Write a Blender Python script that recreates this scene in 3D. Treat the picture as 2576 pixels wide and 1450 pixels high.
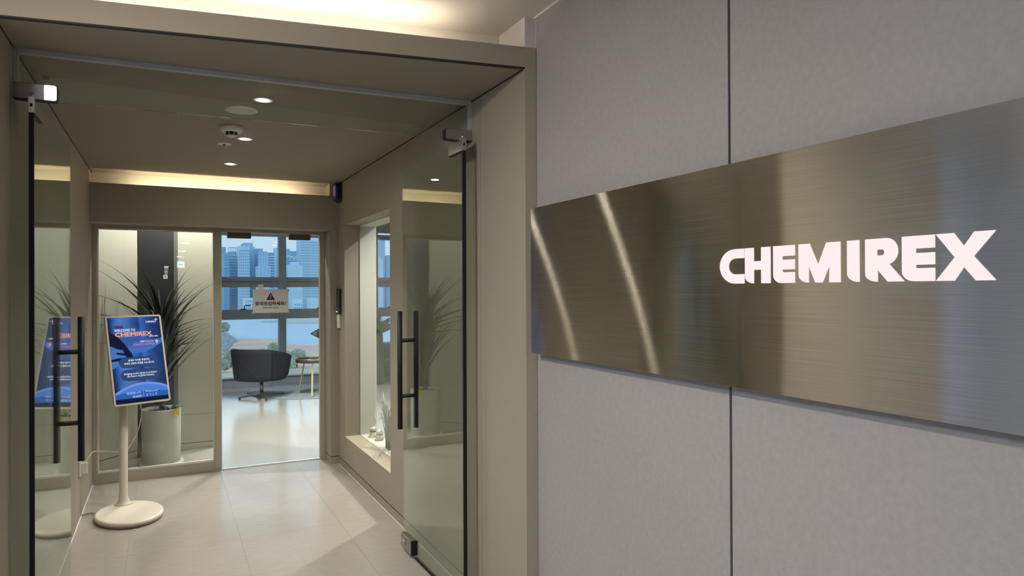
import bpy, bmesh, math, random
from mathutils import Vector, Matrix
R = math.radians
rnd = random.Random(7)
for o in list(bpy.data.objects): bpy.data.objects.remove(o)
S = bpy.context.scene
COL = S.collection

# ------------------------------------------------------------------ camera
F_PX = 1721.284
YAW, PITCH, ROLL = R(26.8352), R(0.1582), R(-0.2302)
fw = Vector((math.sin(YAW)*math.cos(PITCH), math.cos(YAW)*math.cos(PITCH), math.sin(PITCH)))
rt0 = Vector((math.cos(YAW), -math.sin(YAW), 0)); up0 = rt0.cross(fw)
rt = rt0*math.cos(ROLL) + up0*math.sin(ROLL); up = up0*math.cos(ROLL) - rt0*math.sin(ROLL)
cam = bpy.data.cameras.new('camera'); cam_o = bpy.data.objects.new('camera', cam); COL.objects.link(cam_o)
cam.sensor_fit = 'HORIZONTAL'; cam.sensor_width = 36; cam.lens = 36*F_PX/2576
cam.clip_start = 0.05; cam.clip_end = 6000
M = Matrix((rt, up, -fw)).transposed().to_4x4(); M.translation = (0, 0, 1.5)
cam_o.matrix_world = M
S.camera = cam_o

# ------------------------------------------------------------------ exposure, sky
vs = S.view_settings
vs.view_transform = 'Standard'; vs.look = 'None'; vs.exposure = 0.0; vs.gamma = 1.0; vs.use_curve_mapping = False
S.cycles.use_denoising = True
S.cycles.max_bounces = 10; S.cycles.diffuse_bounces = 5; S.cycles.glossy_bounces = 5
S.cycles.transparent_max_bounces = 24; S.cycles.sample_clamp_indirect = 6.0
S.cycles.caustics_reflective = False; S.cycles.caustics_refractive = False
W = bpy.data.worlds.new('hazy_sky'); S.world = W; W.use_nodes = True
nt = W.node_tree; nt.nodes.clear()
tc = nt.nodes.new('ShaderNodeTexCoord'); sx = nt.nodes.new('ShaderNodeSeparateXYZ'); rp = nt.nodes.new('ShaderNodeValToRGB')
bg = nt.nodes.new('ShaderNodeBackground'); wo = nt.nodes.new('ShaderNodeOutputWorld')
mr = nt.nodes.new('ShaderNodeMapRange'); mr.inputs['From Min'].default_value = -0.2; mr.inputs['From Max'].default_value = 1.0
nt.links.new(tc.outputs['Generated'], sx.inputs[0]); nt.links.new(sx.outputs['Z'], mr.inputs['Value'])
nt.links.new(mr.outputs[0], rp.inputs[0]); nt.links.new(rp.outputs[0], bg.inputs[0]); nt.links.new(bg.outputs[0], wo.inputs[0])
cr = rp.color_ramp
cr.elements[0].position = 0.0; cr.elements[0].color = (.42, .60, .86, 1)
cr.elements[1].position = 1.0; cr.elements[1].color = (.60, .76, 1.0, 1)
e = cr.elements.new(0.19); e.color = (.57, .76, .98, 1)
bg.inputs['Strength'].default_value = 1.25

# lamp strengths used by the lamps' own builders below
P_DOWN = 62.0        # corridor downlight beams (W)
S_LENS = 260.0       # downlight lens radiance
S_COVE_F, S_COVE_B = 28.0, 46.0
P_NICHE = 9.0
P_ALCOVE = 80.0
P_LOUNGE = 270.0
S_PANEL = 78.0        # cool panels added to light the lobby
P_LOBBY = 230.0

# ------------------------------------------------------------------ materials
def nodes(name):
    m = bpy.data.materials.new(name); m.use_nodes = True
    return m, m.node_tree, m.node_tree.nodes['Principled BSDF']
def mat(name, col, rough=.55, metal=0., var=0., vscale=6., stretch=(1, 1, 1), bump=0., bscale=200., spec=.5, coat=0.):
    m, t, p = nodes(name)
    p.inputs['Base Color'].default_value = (*col, 1); p.inputs['Roughness'].default_value = rough
    p.inputs['Metallic'].default_value = metal; p.inputs['Specular IOR Level'].default_value = spec
    if coat: p.inputs['Coat Weight'].default_value = coat; p.inputs['Coat Roughness'].default_value = .17
    if var or bump:
        co = t.nodes.new('ShaderNodeTexCoord'); mp = t.nodes.new('ShaderNodeMapping'); mp.inputs['Scale'].default_value = stretch
        t.links.new(co.outputs['Object'], mp.inputs[0])
        if var:
            n = t.nodes.new('ShaderNodeTexNoise'); n.inputs['Scale'].default_value = vscale; n.inputs['Detail'].default_value = 6; n.inputs['Roughness'].default_value = .65
            t.links.new(mp.outputs[0], n.inputs['Vector'])
            mx = t.nodes.new('ShaderNodeMix'); mx.data_type = 'RGBA'
            mx.inputs['A'].default_value = (*[c*(1-var) for c in col], 1); mx.inputs['B'].default_value = (*[min(1, c*(1+var)) for c in col], 1)
            t.links.new(n.outputs['Fac'], mx.inputs['Factor']); t.links.new(mx.outputs['Result'], p.inputs['Base Color'])
        if bump:
            b = t.nodes.new('ShaderNodeTexNoise'); b.inputs['Scale'].default_value = bscale; b.inputs['Detail'].default_value = 3
            t.links.new(mp.outputs[0], b.inputs['Vector'])
            bp = t.nodes.new('ShaderNodeBump'); bp.inputs['Strength'].default_value = bump; bp.inputs['Distance'].default_value = .002
            t.links.new(b.outputs['Fac'], bp.inputs['Height']); t.links.new(bp.outputs[0], p.inputs['Normal'])
    return m
def emit(name, col, s):
    m = bpy.data.materials.new(name); m.use_nodes = True; t = m.node_tree; t.nodes.clear()
    e = t.nodes.new('ShaderNodeEmission'); e.inputs[0].default_value = (*col, 1); e.inputs[1].default_value = s
    o = t.nodes.new('ShaderNodeOutputMaterial'); t.links.new(e.outputs[0], o.inputs[0]); return m
def glass(name, tint, ior=1.5, rough=0.):
    m = bpy.data.materials.new(name); m.use_nodes = True; t = m.node_tree; t.nodes.clear()
    g = t.nodes.new('ShaderNodeNewGeometry'); mi = t.nodes.new('ShaderNodeMix'); mi.inputs['A'].default_value = ior; mi.inputs['B'].default_value = 1/ior
    t.links.new(g.outputs['Backfacing'], mi.inputs['Factor'])
    fr = t.nodes.new('ShaderNodeFresnel'); t.links.new(mi.outputs['Result'], fr.inputs['IOR'])
    tr = t.nodes.new('ShaderNodeBsdfTransparent'); tr.inputs[0].default_value = (*tint, 1)
    gl = t.nodes.new('ShaderNodeBsdfGlossy'); gl.inputs['Roughness'].default_value = rough; gl.inputs[0].default_value = (.95, 1, .97, 1)
    mx = t.nodes.new('ShaderNodeMixShader'); o = t.nodes.new('ShaderNodeOutputMaterial')
    t.links.new(fr.outputs[0], mx.inputs[0]); t.links.new(tr.outputs[0], mx.inputs[1]); t.links.new(gl.outputs[0], mx.inputs[2]); t.links.new(mx.outputs[0], o.inputs[0])
    return m

taupe = mat('taupe_wallcovering', (.305, .274, .222), .6, var=.07, vscale=70, bump=.12, bscale=350, spec=.3)
taupe_ceiling = mat('taupe_ceiling_paint', (.265, .236, .193), .75, bump=.06, bscale=300, spec=.2)
grey_wall = mat('grey_wall_panel', (.310, .296, .292), .55, var=.17, vscale=55, bump=.30, bscale=260, spec=.35)
blue_wall = mat('blue_tinted_wall', (.42, .50, .64), .6, spec=.3)  # cool blue light put into the wall colour, for the sign's reflection
white_paint = mat('white_ceiling_paint', (.60, .575, .54), .8, spec=.2)
cream = mat('cream_wall_paint', (.55, .545, .475), .7, spec=.25)
cream_light = mat('pale_niche_lining', (.72, .73, .66), .6, spec=.25)
beige_metal = mat('beige_painted_metal', (.36, .34, .28), .45, spec=.4)
dark_gap = mat('dark_shadow_gap', (.02, .018, .016), .8)
white_trim = mat('white_trim', (.75, .73, .70), .5)
floor_m = mat('vinyl_floor', (.385, .350, .315), .24, var=.22, vscale=5, stretch=(2.0, 14, 1), bump=.02, bscale=60, spec=.5, coat=.75)
lounge_floor = mat('lounge_vinyl_floor', (.46, .445, .42), .17, var=.14, vscale=5, stretch=(2.0, 12, 1), bump=.03, bscale=60, spec=.5, coat=.8)
black = mat('matt_black_metal', (.008, .008, .011), .5, spec=.3)
rubber = mat('black_rubber', (.008, .008, .010), .6, spec=.3)
chrome = mat('polished_steel', (.62, .62, .66), .16, 1.)
chrome_dark = mat('satin_steel', (.45, .44, .43), .28, 1.)
glass_m = glass('clear_glass', (.945, .962, .945))
door_glass = glass('door_glass', (.925, .95, .922), 1.52)
leaf_glass = glass('entrance_leaf_glass', (.90, .93, .895), 2.4)
win_glass = glass('window_glass', (.96, .975, .985))
dark_wood = mat('dark_wood_sheet', (.035, .035, .042), .35, var=.3, vscale=4, stretch=(1, 1, 14), spec=.5)
grey_trim = mat('grey_wall_trim', (.20, .19, .17), .5)
white_plastic = mat('white_plastic', (.70, .68, .63), .4)
stand_m = mat('warm_white_stand', (.66, .61, .53), .42)
pot_m = mat('white_ceramic_pot', (.62, .62, .57), .45, var=.04, vscale=4)
soil_m = mat('potting_soil', (.05, .035, .025), .95, var=.5, vscale=60, bump=.6, bscale=90)
leaf_m = mat('dark_green_leaf', (.013, .023, .013), .38, var=.5, vscale=9, spec=.4)
leaf2_m = mat('small_leaf_green', (.045, .085, .035), .45, var=.4, vscale=20)
stem_m = mat('brown_stem', (.10, .075, .05), .8, var=.4, vscale=20)
palm_m = mat('lounge_palm_leaf', (.05, .10, .07), .5, var=.4, vscale=12)
dark_pot = mat('dark_planter', (.012, .012, .016), .5)
charcoal = mat('charcoal_upholstery', (.008, .010, .017), .85, var=.35, vscale=22, bump=.35, bscale=220, spec=.25)
bronze = mat('brushed_bronze_metal', (.26, .235, .20), .35, 1.)
gold = mat('champagne_metal', (.75, .72, .45), .3, .7)
tray_m = mat('dark_brown_tray', (.035, .022, .02), .45)
rug_m = mat('blue_grey_rug', (.25, .30, .37), .95, var=.35, vscale=14, stretch=(2, 8, 1), bump=.6, bscale=120, spec=.1)
win_frame = mat('dark_grey_window_frame', (.24, .285, .36), .45, spec=.4)
paper = mat('white_paper', (.56, .565, .555), .8)
ink = mat('black_ink', (.012, .012, .016), .7)
blue_p = mat('blue_plastic', (.010, .018, .16), .35)
device_black = mat('black_device_plastic', (.015, .015, .022), .4)
tower_a = mat('hazy_blue_tower', (.40, .62, .80), .8, spec=.1)  # distance haze is painted into these hazy base colours
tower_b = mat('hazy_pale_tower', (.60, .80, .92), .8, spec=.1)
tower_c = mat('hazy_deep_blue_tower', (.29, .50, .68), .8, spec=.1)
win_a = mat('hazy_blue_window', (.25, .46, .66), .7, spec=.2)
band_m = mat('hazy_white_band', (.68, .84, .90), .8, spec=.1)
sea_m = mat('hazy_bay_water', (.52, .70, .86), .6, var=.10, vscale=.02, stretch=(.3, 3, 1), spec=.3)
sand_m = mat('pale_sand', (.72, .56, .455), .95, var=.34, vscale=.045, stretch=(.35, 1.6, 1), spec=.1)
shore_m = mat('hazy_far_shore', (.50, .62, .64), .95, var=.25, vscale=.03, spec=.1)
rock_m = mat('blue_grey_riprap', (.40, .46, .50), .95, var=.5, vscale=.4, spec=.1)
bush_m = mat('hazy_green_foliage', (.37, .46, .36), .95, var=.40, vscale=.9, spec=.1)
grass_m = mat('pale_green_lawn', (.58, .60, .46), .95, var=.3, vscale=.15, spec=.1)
yellow_m = mat('yellow_tag', (.70, .48, .06), .6)
ceramic = mat('white_glazed_ceramic', (.78, .75, .68), .3)
brown_glaze = mat('brown_glaze', (.12, .05, .03), .4)
dry_m = mat('dried_grass', (.15, .135, .105), .8, var=.4, vscale=30)
dry_dark = mat('dark_dried_seed', (.05, .04, .035), .8)
plume_m = mat('pale_plume', (.62, .55, .42), .9)
cabinet_m = mat('dark_wood_cabinet', (.02, .02, .023), .5)

def brushed_metal():
    m = bpy.data.materials.new('brushed_stainless_steel'); m.use_nodes = True; t = m.node_tree; t.nodes.clear()
    co = t.nodes.new('ShaderNodeTexCoord'); mp = t.nodes.new('ShaderNodeMapping'); mp.inputs['Scale'].default_value = (1, .8, 120)
    t.links.new(co.outputs['Object'], mp.inputs[0])
    n = t.nodes.new('ShaderNodeTexNoise'); n.inputs['Scale'].default_value = 4; n.inputs['Detail'].default_value = 5; t.links.new(mp.outputs[0], n.inputs['Vector'])
    mr = t.nodes.new('ShaderNodeMapRange'); mr.inputs['From Min'].default_value = .3; mr.inputs['From Max'].default_value = .7; mr.inputs['To Min'].default_value = .89; mr.inputs['To Max'].default_value = 1.11
    t.links.new(n.outputs['Fac'], mr.inputs['Value'])
    mul = t.nodes.new('ShaderNodeVectorMath'); mul.operation = 'SCALE'; mul.inputs[0].default_value = (.58, .555, .495)
    t.links.new(mr.outputs[0], mul.inputs['Scale'])
    T = t.nodes.new('ShaderNodeCombineXYZ'); T.inputs[1].default_value = 1.0
    a = t.nodes.new('ShaderNodeBsdfAnisotropic'); a.inputs['Roughness'].default_value = .20; a.inputs['Anisotropy'].default_value = .90
    t.links.new(mul.outputs[0], a.inputs['Color']); t.links.new(T.outputs[0], a.inputs['Tangent'])
    b = t.nodes.new('ShaderNodeBsdfAnisotropic'); b.inputs['Roughness'].default_value = .10; b.inputs['Anisotropy'].default_value = .60
    t.links.new(mul.outputs[0], b.inputs['Color']); t.links.new(T.outputs[0], b.inputs['Tangent'])
    mx = t.nodes.new('ShaderNodeMixShader'); mx.inputs[0].default_value = .38
    o = t.nodes.new('ShaderNodeOutputMaterial')
    t.links.new(a.outputs[0], mx.inputs[1]); t.links.new(b.outputs[0], mx.inputs[2]); t.links.new(mx.outputs[0], o.inputs[0])
    return m
steel = brushed_metal()

# ------------------------------------------------------------------ helpers
class MB:
    """Collects boxes, prisms, tubes in world coordinates; build() links them as ONE mesh object."""
    def __init__(s): s.v = []; s.f = []; s.sm = []
    def add(s, vs, fs, smooth=False):
        n = len(s.v); s.v += [tuple(v) for v in vs]; s.f += [tuple(i+n for i in f) for f in fs]; s.sm += [smooth]*len(fs); return s
    def box(s, x0, x1, y0, y1, z0, z1):
        return s.add([(x0,y0,z0),(x1,y0,z0),(x1,y1,z0),(x0,y1,z0),(x0,y0,z1),(x1,y0,z1),(x1,y1,z1),(x0,y1,z1)],
                     [(0,3,2,1),(4,5,6,7),(0,1,5,4),(1,2,6,5),(2,3,7,6),(3,0,4,7)])
    def prism(s, pts, d, smooth=False):
        """pts: planar loop of 3D points, extruded by vector d."""
        n = len(pts); d = Vector(d); a = [Vector(p) for p in pts]
        s.add(a + [p + d for p in a], [tuple(range(n))[::-1], tuple(range(n, 2*n))] )
        m = len(s.v) - 2*n
        s.f += [(m+i, m+(i+1) % n, m+n+(i+1) % n, m+n+i) for i in range(n)]; s.sm += [smooth]*n
        return s
    def zprism(s, xy, z0, z1): return s.prism([(x, y, z0) for x, y in xy], (0, 0, z1-z0))
    def tube(s, pts, r, n=10, caps=True):
        pts = [Vector(p) for p in pts]; rs = r if isinstance(r, (list, tuple)) else [r]*len(pts)
        rings = []; prev = None
        for i, p in enumerate(pts):
            t = (pts[min(i+1, len(pts)-1)] - pts[max(i-1, 0)]).normalized()
            a = prev - t*prev.dot(t) if prev is not None else t.orthogonal()
            if a.length < 1e-6: a = t.orthogonal()
            a.normalize(); prev = a; b = t.cross(a)
            rings.append([p + (a*math.cos(2*math.pi*k/n) + b*math.sin(2*math.pi*k/n))*rs[i] for k in range(n)])
        vs = [v for g in rings for v in g]; fs = []
        for i in range(len(pts)-1):
            for k in range(n): fs.append((i*n+k, i*n+(k+1) % n, (i+1)*n+(k+1) % n, (i+1)*n+k))
        m = len(s.v); s.add(vs, fs, True)
        if caps:
            s.f += [tuple(m+k for k in range(n))[::-1], tuple(m+(len(pts)-1)*n+k for k in range(n))]; s.sm += [False, False]
        return s
    def lathe(s, c, prof, n=32, ax=(1, 1), rot=0., smooth=True):
        """prof: (radius, z) pairs from bottom to top around the vertical through c; ax scales x and y."""
        cx, cy, cz = c; m = len(s.v); vs = []
        for r, z in prof:
            for k in range(n):
                a = 2*math.pi*k/n; x, y = r*ax[0]*math.cos(a), r*ax[1]*math.sin(a)
                vs.append((cx + x*math.cos(rot) - y*math.sin(rot), cy + x*math.sin(rot) + y*math.cos(rot), cz+z))
        fs = [(i*n+k, i*n+(k+1) % n, (i+1)*n+(k+1) % n, (i+1)*n+k) for i in range(len(prof)-1) for k in range(n)]
        s.add(vs, fs, smooth)
        s.f += [tuple(m+k for k in range(n))[::-1], tuple(m+(len(prof)-1)*n+k for k in range(n))]; s.sm += [False, False]
        return s
    def mesh(s, name, origin=(0, 0, 0), bevel=0.):
        o = Vector(origin); me = bpy.data.meshes.new(name)
        me.from_pydata([Vector(v)-o for v in s.v], [], s.f)
        bm = bmesh.new(); bm.from_mesh(me)
        for f, q in zip(bm.faces, s.sm): f.smooth = q
        bmesh.ops.recalc_face_normals(bm, faces=bm.faces)
        if bevel:
            es = [e for e in bm.edges if len(e.link_faces) == 2 and e.calc_face_angle(0) > .9]
            bmesh.ops.bevel(bm, geom=es, offset=bevel, segments=2, profile=.5, affect='EDGES')
        bm.to_mesh(me); bm.free(); return me
    def build(s, name, m, parent=None, bevel=0., kind=None, label=None):
        return link(name, s.mesh(name, origin_of(parent), bevel), m, parent, kind, label)
def origin_of(p):
    v = Vector((0, 0, 0))
    while p is not None: v = v + p.location; p = p.parent
    return v
def link(name, me, m, parent=None, kind=None, label=None):
    o = bpy.data.objects.new(name, me); COL.objects.link(o)
    if m is not None: me.materials.clear(); me.materials.append(m)
    if parent is not None: o.parent = parent
    if kind: o['kind'] = kind
    if label: o['label'] = label
    return o
def thing(name, label, cat, loc=(0, 0, 0), group=None):
    o = bpy.data.objects.new(name, None); COL.objects.link(o); o.location = loc; o.empty_display_size = .1
    return tag(o, label, cat, group)
def tag(o, label, cat, group=None):
    o['label'] = label; o['category'] = cat
    if group: o['group'] = group
    return o
def struct(name, mb, m, parent=None, bevel=0.): return mb.build(name, m, parent, bevel, None if parent else 'structure')
def root(name, loc=(0, 0, 0)):
    o = bpy.data.objects.new(name, None); COL.objects.link(o); o.location = loc; o['kind'] = 'structure'; o.empty_display_size = .1; return o
def lamp(name, typ, loc, power, col, parent=None, target=None, **kw):
    l = bpy.data.lights.new(name, typ); l.energy = power; l.color = col
    for k, v in kw.items(): setattr(l, k, v)
    o = bpy.data.objects.new(name, l); COL.objects.link(o); loc = Vector(loc); o.location = loc - origin_of(parent)
    if parent: o.parent = parent
    if target is not None: o.rotation_euler = (Vector(target)-loc).to_track_quat('-Z', 'Y').to_euler()
    return o
_txt = {}
def curve_mesh(cu, name):
    o = bpy.data.objects.new('tmp_curve', cu); COL.objects.link(o)
    me = bpy.data.meshes.new_from_object(o.evaluated_get(bpy.context.evaluated_depsgraph_get()))
    bpy.data.objects.remove(o); bpy.data.curves.remove(cu); me.name = name; return me
def text_mesh(body, bold=0., spacing=1., align='CENTER', line=1.0):
    """Flat lettering; bold thickens the strokes with shifted copies of the outlines (em units)."""
    cu = bpy.data.curves.new('txt', 'FONT'); cu.body = body; cu.size = 1; cu.extrude = .001; cu.resolution_u = 3
    cu.align_x = align; cu.space_character = spacing + bold*.9; cu.space_line = line
    me = curve_mesh(cu, 'text')
    if bold:
        vs = [v.co.copy() for v in me.vertices]; fs = [tuple(p.vertices) for p in me.polygons]; V, F_ = [], []
        for dx, dy in ((-bold, -bold*.6), (bold, -bold*.6), (-bold, bold*.6), (bold, bold*.6), (0, 0)):
            n = len(V); V += [(v.x+dx, v.y+dy, v.z) for v in vs]; F_ += [tuple(i+n for i in f) for f in fs]
        bpy.data.meshes.remove(me); me = bpy.data.meshes.new('text'); me.from_pydata(V, [], F_)
    return me
def fit(me, x0, x1, y0, y1, keep=False):
    """Scales a text mesh in its plane to fill a box (metres); keep: keep proportions, fill the width."""
    xs = [v.co.x for v in me.vertices]; ys = [v.co.y for v in me.vertices]
    a, b, c, d = min(xs), max(xs), min(ys), max(ys)
    kx = (x1-x0)/(b-a); ky = kx if keep else (y1-y0)/(d-c)
    for v in me.vertices:
        v.co.x = x0 + (v.co.x-a)*kx; v.co.y = (y0+y1)/2 + (v.co.y-(c+d)/2)*ky; v.co.z *= .3
    return me
def place(me, Mx, parent): me.transform(Matrix.Translation(-origin_of(parent)) @ Mx); return me
def poly_mesh(loops, depth):
    cu = bpy.data.curves.new('poly', 'CURVE'); cu.dimensions = '2D'; cu.fill_mode = 'BOTH'; cu.extrude = depth/2
    for lp in loops:
        sp = cu.splines.new('POLY'); sp.points.add(len(lp)-1); sp.use_cyclic_u = True
        for p, (x, y) in zip(sp.points, lp): p.co = (x, y, 0, 1)
    return curve_mesh(cu, 'poly')
def rrect(w, h, r, n=6, cx=0, cy=0):
    pts = []
    for sx, sy, a0 in ((1, 1, 0), (-1, 1, 90), (-1, -1, 180), (1, -1, 270)):
        for k in range(n+1):
            a = R(a0 + 90*k/n); pts.append((cx + sx*(w/2-r) + r*math.cos(a), cy + sy*(h/2-r) + r*math.sin(a)))
    return pts

# ------------------------------------------------------------------ key dimensions (metres)
PLX = -2.55                              # far end of the portal front
XL, XR, XP = -.51, 1.334, 1.382          # corridor walls, lobby wall
ZC, ZH, ZLOB = 2.423, 2.51, 2.636        # corridor ceiling, top of portal, lobby ceiling
YB, YFR = 5.98, 6.23                     # back header face, glazed partition
def fy(x, off=0.): return 2.509 - .163*(x-XR) + off      # portal face (slightly turned)
def gy(x, off=0.): return 3.08 - .0418*(x-XR) + off      # line of the entrance glass

# ------------------------------------------------------------------ floor
fl = struct('floor', MB().box(-3.4, 1.6, -42, 6.23, -.10, -.004), floor_m)
xs = [XL] + [-.2 + .6*i for i in range(3)] + [XR]
ys = [1.45 + .6*i for i in range(8)] + [6.23]
G = .0005
for i in range(4):
    for j in range(len(ys)-1):
        MB().box(xs[i]+G, xs[i+1]-G, ys[j]+G, ys[j+1]-G, -.0039, 0).build('floor_tile', floor_m, fl)
MB().box(-3.4, XL-G, -42, 2.9, -.0039, 0).box(XL, XP, -42, 1.45-G, -.0039, 0).box(XR, XP, 1.45, 2.5, -.0039, 0).build('lobby_floor_covering', floor_m, fl)
struct('floor', MB().box(-3, 8, 6.23, 11.6, -.10, 0).box(1.6, 8, 2.4, 6.23, -.10, 0), lounge_floor)

# ------------------------------------------------------------------ ceilings and portal header
struct('ceiling', MB().zprism([(XL-.1, fy(XL-.1, .03)), (XR+.06, fy(XR+.06, .03)), (XR+.06, 6.17), (XL-.1, 6.17)], ZC, ZC+.05), taupe_ceiling)
struct('beam_portal', MB().zprism([(PLX, fy(PLX)), (XP, fy(XP)), (XP, fy(XP, .03)), (PLX, fy(PLX, .03))], ZC, ZH), taupe)
struct('trim_1', MB().zprism([(XL, fy(XL, -.001)), (XR, fy(XR, -.001)), (XR, fy(XR, .02)), (XL, fy(XL, .02))], ZC-.0025, ZC+.003), dark_gap)  # dark strip painted as the shade of a gap under the header
struct('cove_front', MB().zprism([(PLX, fy(PLX, .245)), (XR+.1, fy(XR+.1, .245)), (XR+.1, fy(XR+.1, .30)), (PLX, fy(PLX, .30))], ZC+.05, ZLOB+.1), white_paint)
struct('cove_end_panel', MB().zprism([(XR, fy(XR)), (XP, fy(XP)), (XP, fy(XP, .3)), (XR, fy(XR, .3))], ZH, ZLOB), white_paint)
struct('ceiling', MB().zprism([(-3.4, -42), (XP+.05, -42), (XP+.05, fy(XP, .26)), (-3.4, fy(-3.4, .26))], ZLOB, ZLOB+.08), white_paint)
struct('trim_2', MB().box(XP-.012, XP, -3, fy(XP)-.0, ZLOB-.007, ZLOB), white_trim)
warm = (1.0, .86, .66)
cove_m = emit('warm_led_strip', warm, S_COVE_F); cove_m2 = emit('warm_led_strip_back', (1., .80, .54), S_COVE_B)
tag(MB().zprism([(-1.1, fy(-1.1, .07)), (1.02, fy(1.02, .07)), (1.02, fy(1.02, .10)), (-1.1, fy(-1.1, .10))], ZC+.052, ZC+.062).build('led_strip', cove_m),
    'warm light strip lying in the cove above the portal header', 'light strip')

# ------------------------------------------------------------------ corridor walls
NY0, NY1, NZ0, NZ1, NX = 4.44, 5.743, .278, 2.048, 1.60
w = MB()
w.prism([(XR, fy(XR), 0), (XR, NY0, 0), (NX, NY0, 0), (NX, fy(XP), 0), (XP, fy(XP), 0)], (0, 0, ZC))
w.box(XR, NX, NY1, 6.30, 0, ZC).box(XR, NX, NY0, NY1, 0, NZ0).box(XR, NX, NY0, NY1, NZ1, ZC)
w.zprism([(XP+.0005, fy(XP)+.002), (NX, fy(XP)+.002), (NX, 2.9), (XP+.0005, 2.9)], ZC, ZLOB)
struct('wall_right', w, taupe)
struct('wall_left', MB().prism([(XL, fy(XL), 0), (XL, 6.30, 0), (-.61, 6.30, 0), (-.61, fy(-.61)+.0, 0)], (0, 0, ZC)), taupe)
struct('wall_portal_left', MB().zprism([(PLX, fy(PLX)), (-.61, fy(-.61)), (-.61, fy(-.61, .2)), (PLX, fy(PLX, .2))], 0, ZC), taupe)
struct('wall_front', MB().zprism([(-3.4, fy(-3.4)), (PLX, fy(PLX)), (PLX, fy(PLX, .1)), (-3.4, fy(-3.4, .1))], 0, ZLOB), blue_wall)
struct('wall_lobby_left', MB().box(-3.4, -3.2, -42, 3.3, 0, ZLOB), blue_wall)
struct('wall_lobby_back', MB().box(-3.4, 1.5, -42.1, -42, 0, ZLOB), grey_wall)
# dark strips painted as the shade of a gap under the corridor ceiling, vertical frame pocket lines, baseboards
struct('trim_3', MB().box(XR-.002, XR+.01, fy(XR)+.02, YB, ZC-.006, ZC), dark_gap)
struct('trim_4', MB().box(XL-.01, XL+.002, fy(XL)+.02, 6.17, ZC-.007, ZC), dark_gap)
struct('trim_5', MB().box(XR-.0006, XR+.01, 2.962, 2.966, 0, ZC), grey_trim)
struct('trim_6', MB().box(XL-.01, XL+.0006, 3.066, 3.070, 0, ZC), grey_trim)
struct('baseboard_right', MB().box(XR-.001, XR+.01, 3.10, YB, 0, .062), taupe)
struct('trim_7', MB().box(XR-.0008, XR+.01, 3.10, YB, .062, .068), dark_gap)
struct('trim_8', MB().box(XR-.004, XR, 3.10, YB, 0, .004).box(XL, XL+.005, 3.2, 6.2, 0, .005), white_trim)

# lobby wall of grey panels, one dark joint in view
lw = root('wall_lobby_right', (XP, 0, 0))
MB().box(XP+.012, XP+.06, -42, fy(XP), 0, ZLOB).build('backing', dark_gap, lw)
JY = 1.406
edges = [(fy(XP)-.004, JY+.0045), (JY-.0045, -.30), (-.309, -2.0), (-2.009, -3.7), (-3.709, -42)]
for a, b in edges:
    MB().box(XP, XP+.012, b, a, 0, ZLOB-.007).build('wall_panel', grey_wall, lw, bevel=.0012)
struct('trim_9', MB().box(XP-.001, XP+.012, fy(XP)-.0038, fy(XP)-.0005, ZH, ZLOB), white_trim)

# ------------------------------------------------------------------ back header, cove, partition
struct('beam_back', MB().box(XL, 1.2645, YB, YB+.03, 2.024, 2.319).box(XL, 1.2645, YB+.03, YFR+.06, 2.024, 2.222), taupe)
struct('cove_back', MB().box(XL, 1.2645, 6.17, 6.29, 2.222, ZC+.02), cream)
struct('pillar_right', MB().box(1.2645, XR, YB, 6.30, 0, ZC), taupe)
struct('baseboard_pillar', MB().box(1.2635, XR, YB-.001, 6.19, 0, .062), taupe)
struct('trim_10', MB().box(1.2637, XR, YB-.0008, 6.19, .062, .068), dark_gap)
tag(MB().box(-.22, 1.02, 6.04, 6.07, 2.222, 2.232).build('led_strip', cove_m2), 'warm light strip hidden in the cove above the glazed partition', 'light strip')

wn = root('window_1', (0, YFR, 0))
MB().box(XL, -.476, YFR-.03, YFR+.03, 0, 1.995).build('frame_post', beige_metal, wn, bevel=.002)
MB().box(.359, .412, YFR-.03, YFR+.03, 0, 1.995).build('frame_post', beige_metal, wn, bevel=.002)
MB().box(1.223, 1.2645, YFR-.03, YFR+.03, 0, 1.995).build('frame_post', beige_metal, wn, bevel=.002)
MB().box(XL, 1.2645, YFR-.03, YFR+.03, 1.995, 2.024).build('frame_head', beige_metal, wn, bevel=.002)
MB().box(-.476, .359, YFR-.03, YFR+.03, 0, .086).build('frame_bottom_rail', beige_metal, wn, bevel=.002)
MB().box(-.476, -.468, YFR-.014, YFR+.014, .086, 1.995).box(.351, .359, YFR-.014, YFR+.014, .086, 1.995).box(-.468, .351, YFR-.014, YFR+.014, .086, .094).box(-.468, .351, YFR-.014, YFR+.014, 1.987, 1.995).build('glazing_bead', white_plastic, wn)
MB().box(-.468, .351, YFR-.005, YFR+.005, .094, 1.987).build('glass_pane', glass_m, wn)
MB().box(-.470, -.430, YFR-.0056, YFR-.005, .130, .146).build('glass_mark', mat('grey_glass_mark', (.35, .36, .33), .7), wn)

d = root('door_1', (.41, YFR, 0))
MB().box(.414, 1.222, YFR-.003, YFR+.007, .012, 1.968).build('glass_pane', door_glass, d)
for a, b in ((.462, .650), (.962, 1.144)):
    MB().prism([(x, YFR-.02, z) for x, z in rrect(b-a, .050, .006, 3, (a+b)/2, 1.972)], (0, .04, 0)).build('door_hanger', mat('dark_bronze_clamp', (.10, .085, .065), .4, .6), d)
MB().box(.414, 1.222, YFR-.02, YFR+.02, 0, .008).build('floor_guide', mat('pale_steel_guide', (.75, .76, .78), .3, .8), d)
MB().box(.414, .418, YFR-.006, YFR+.010, .012, 1.968).build('edge_seal', white_plastic, d)

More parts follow.
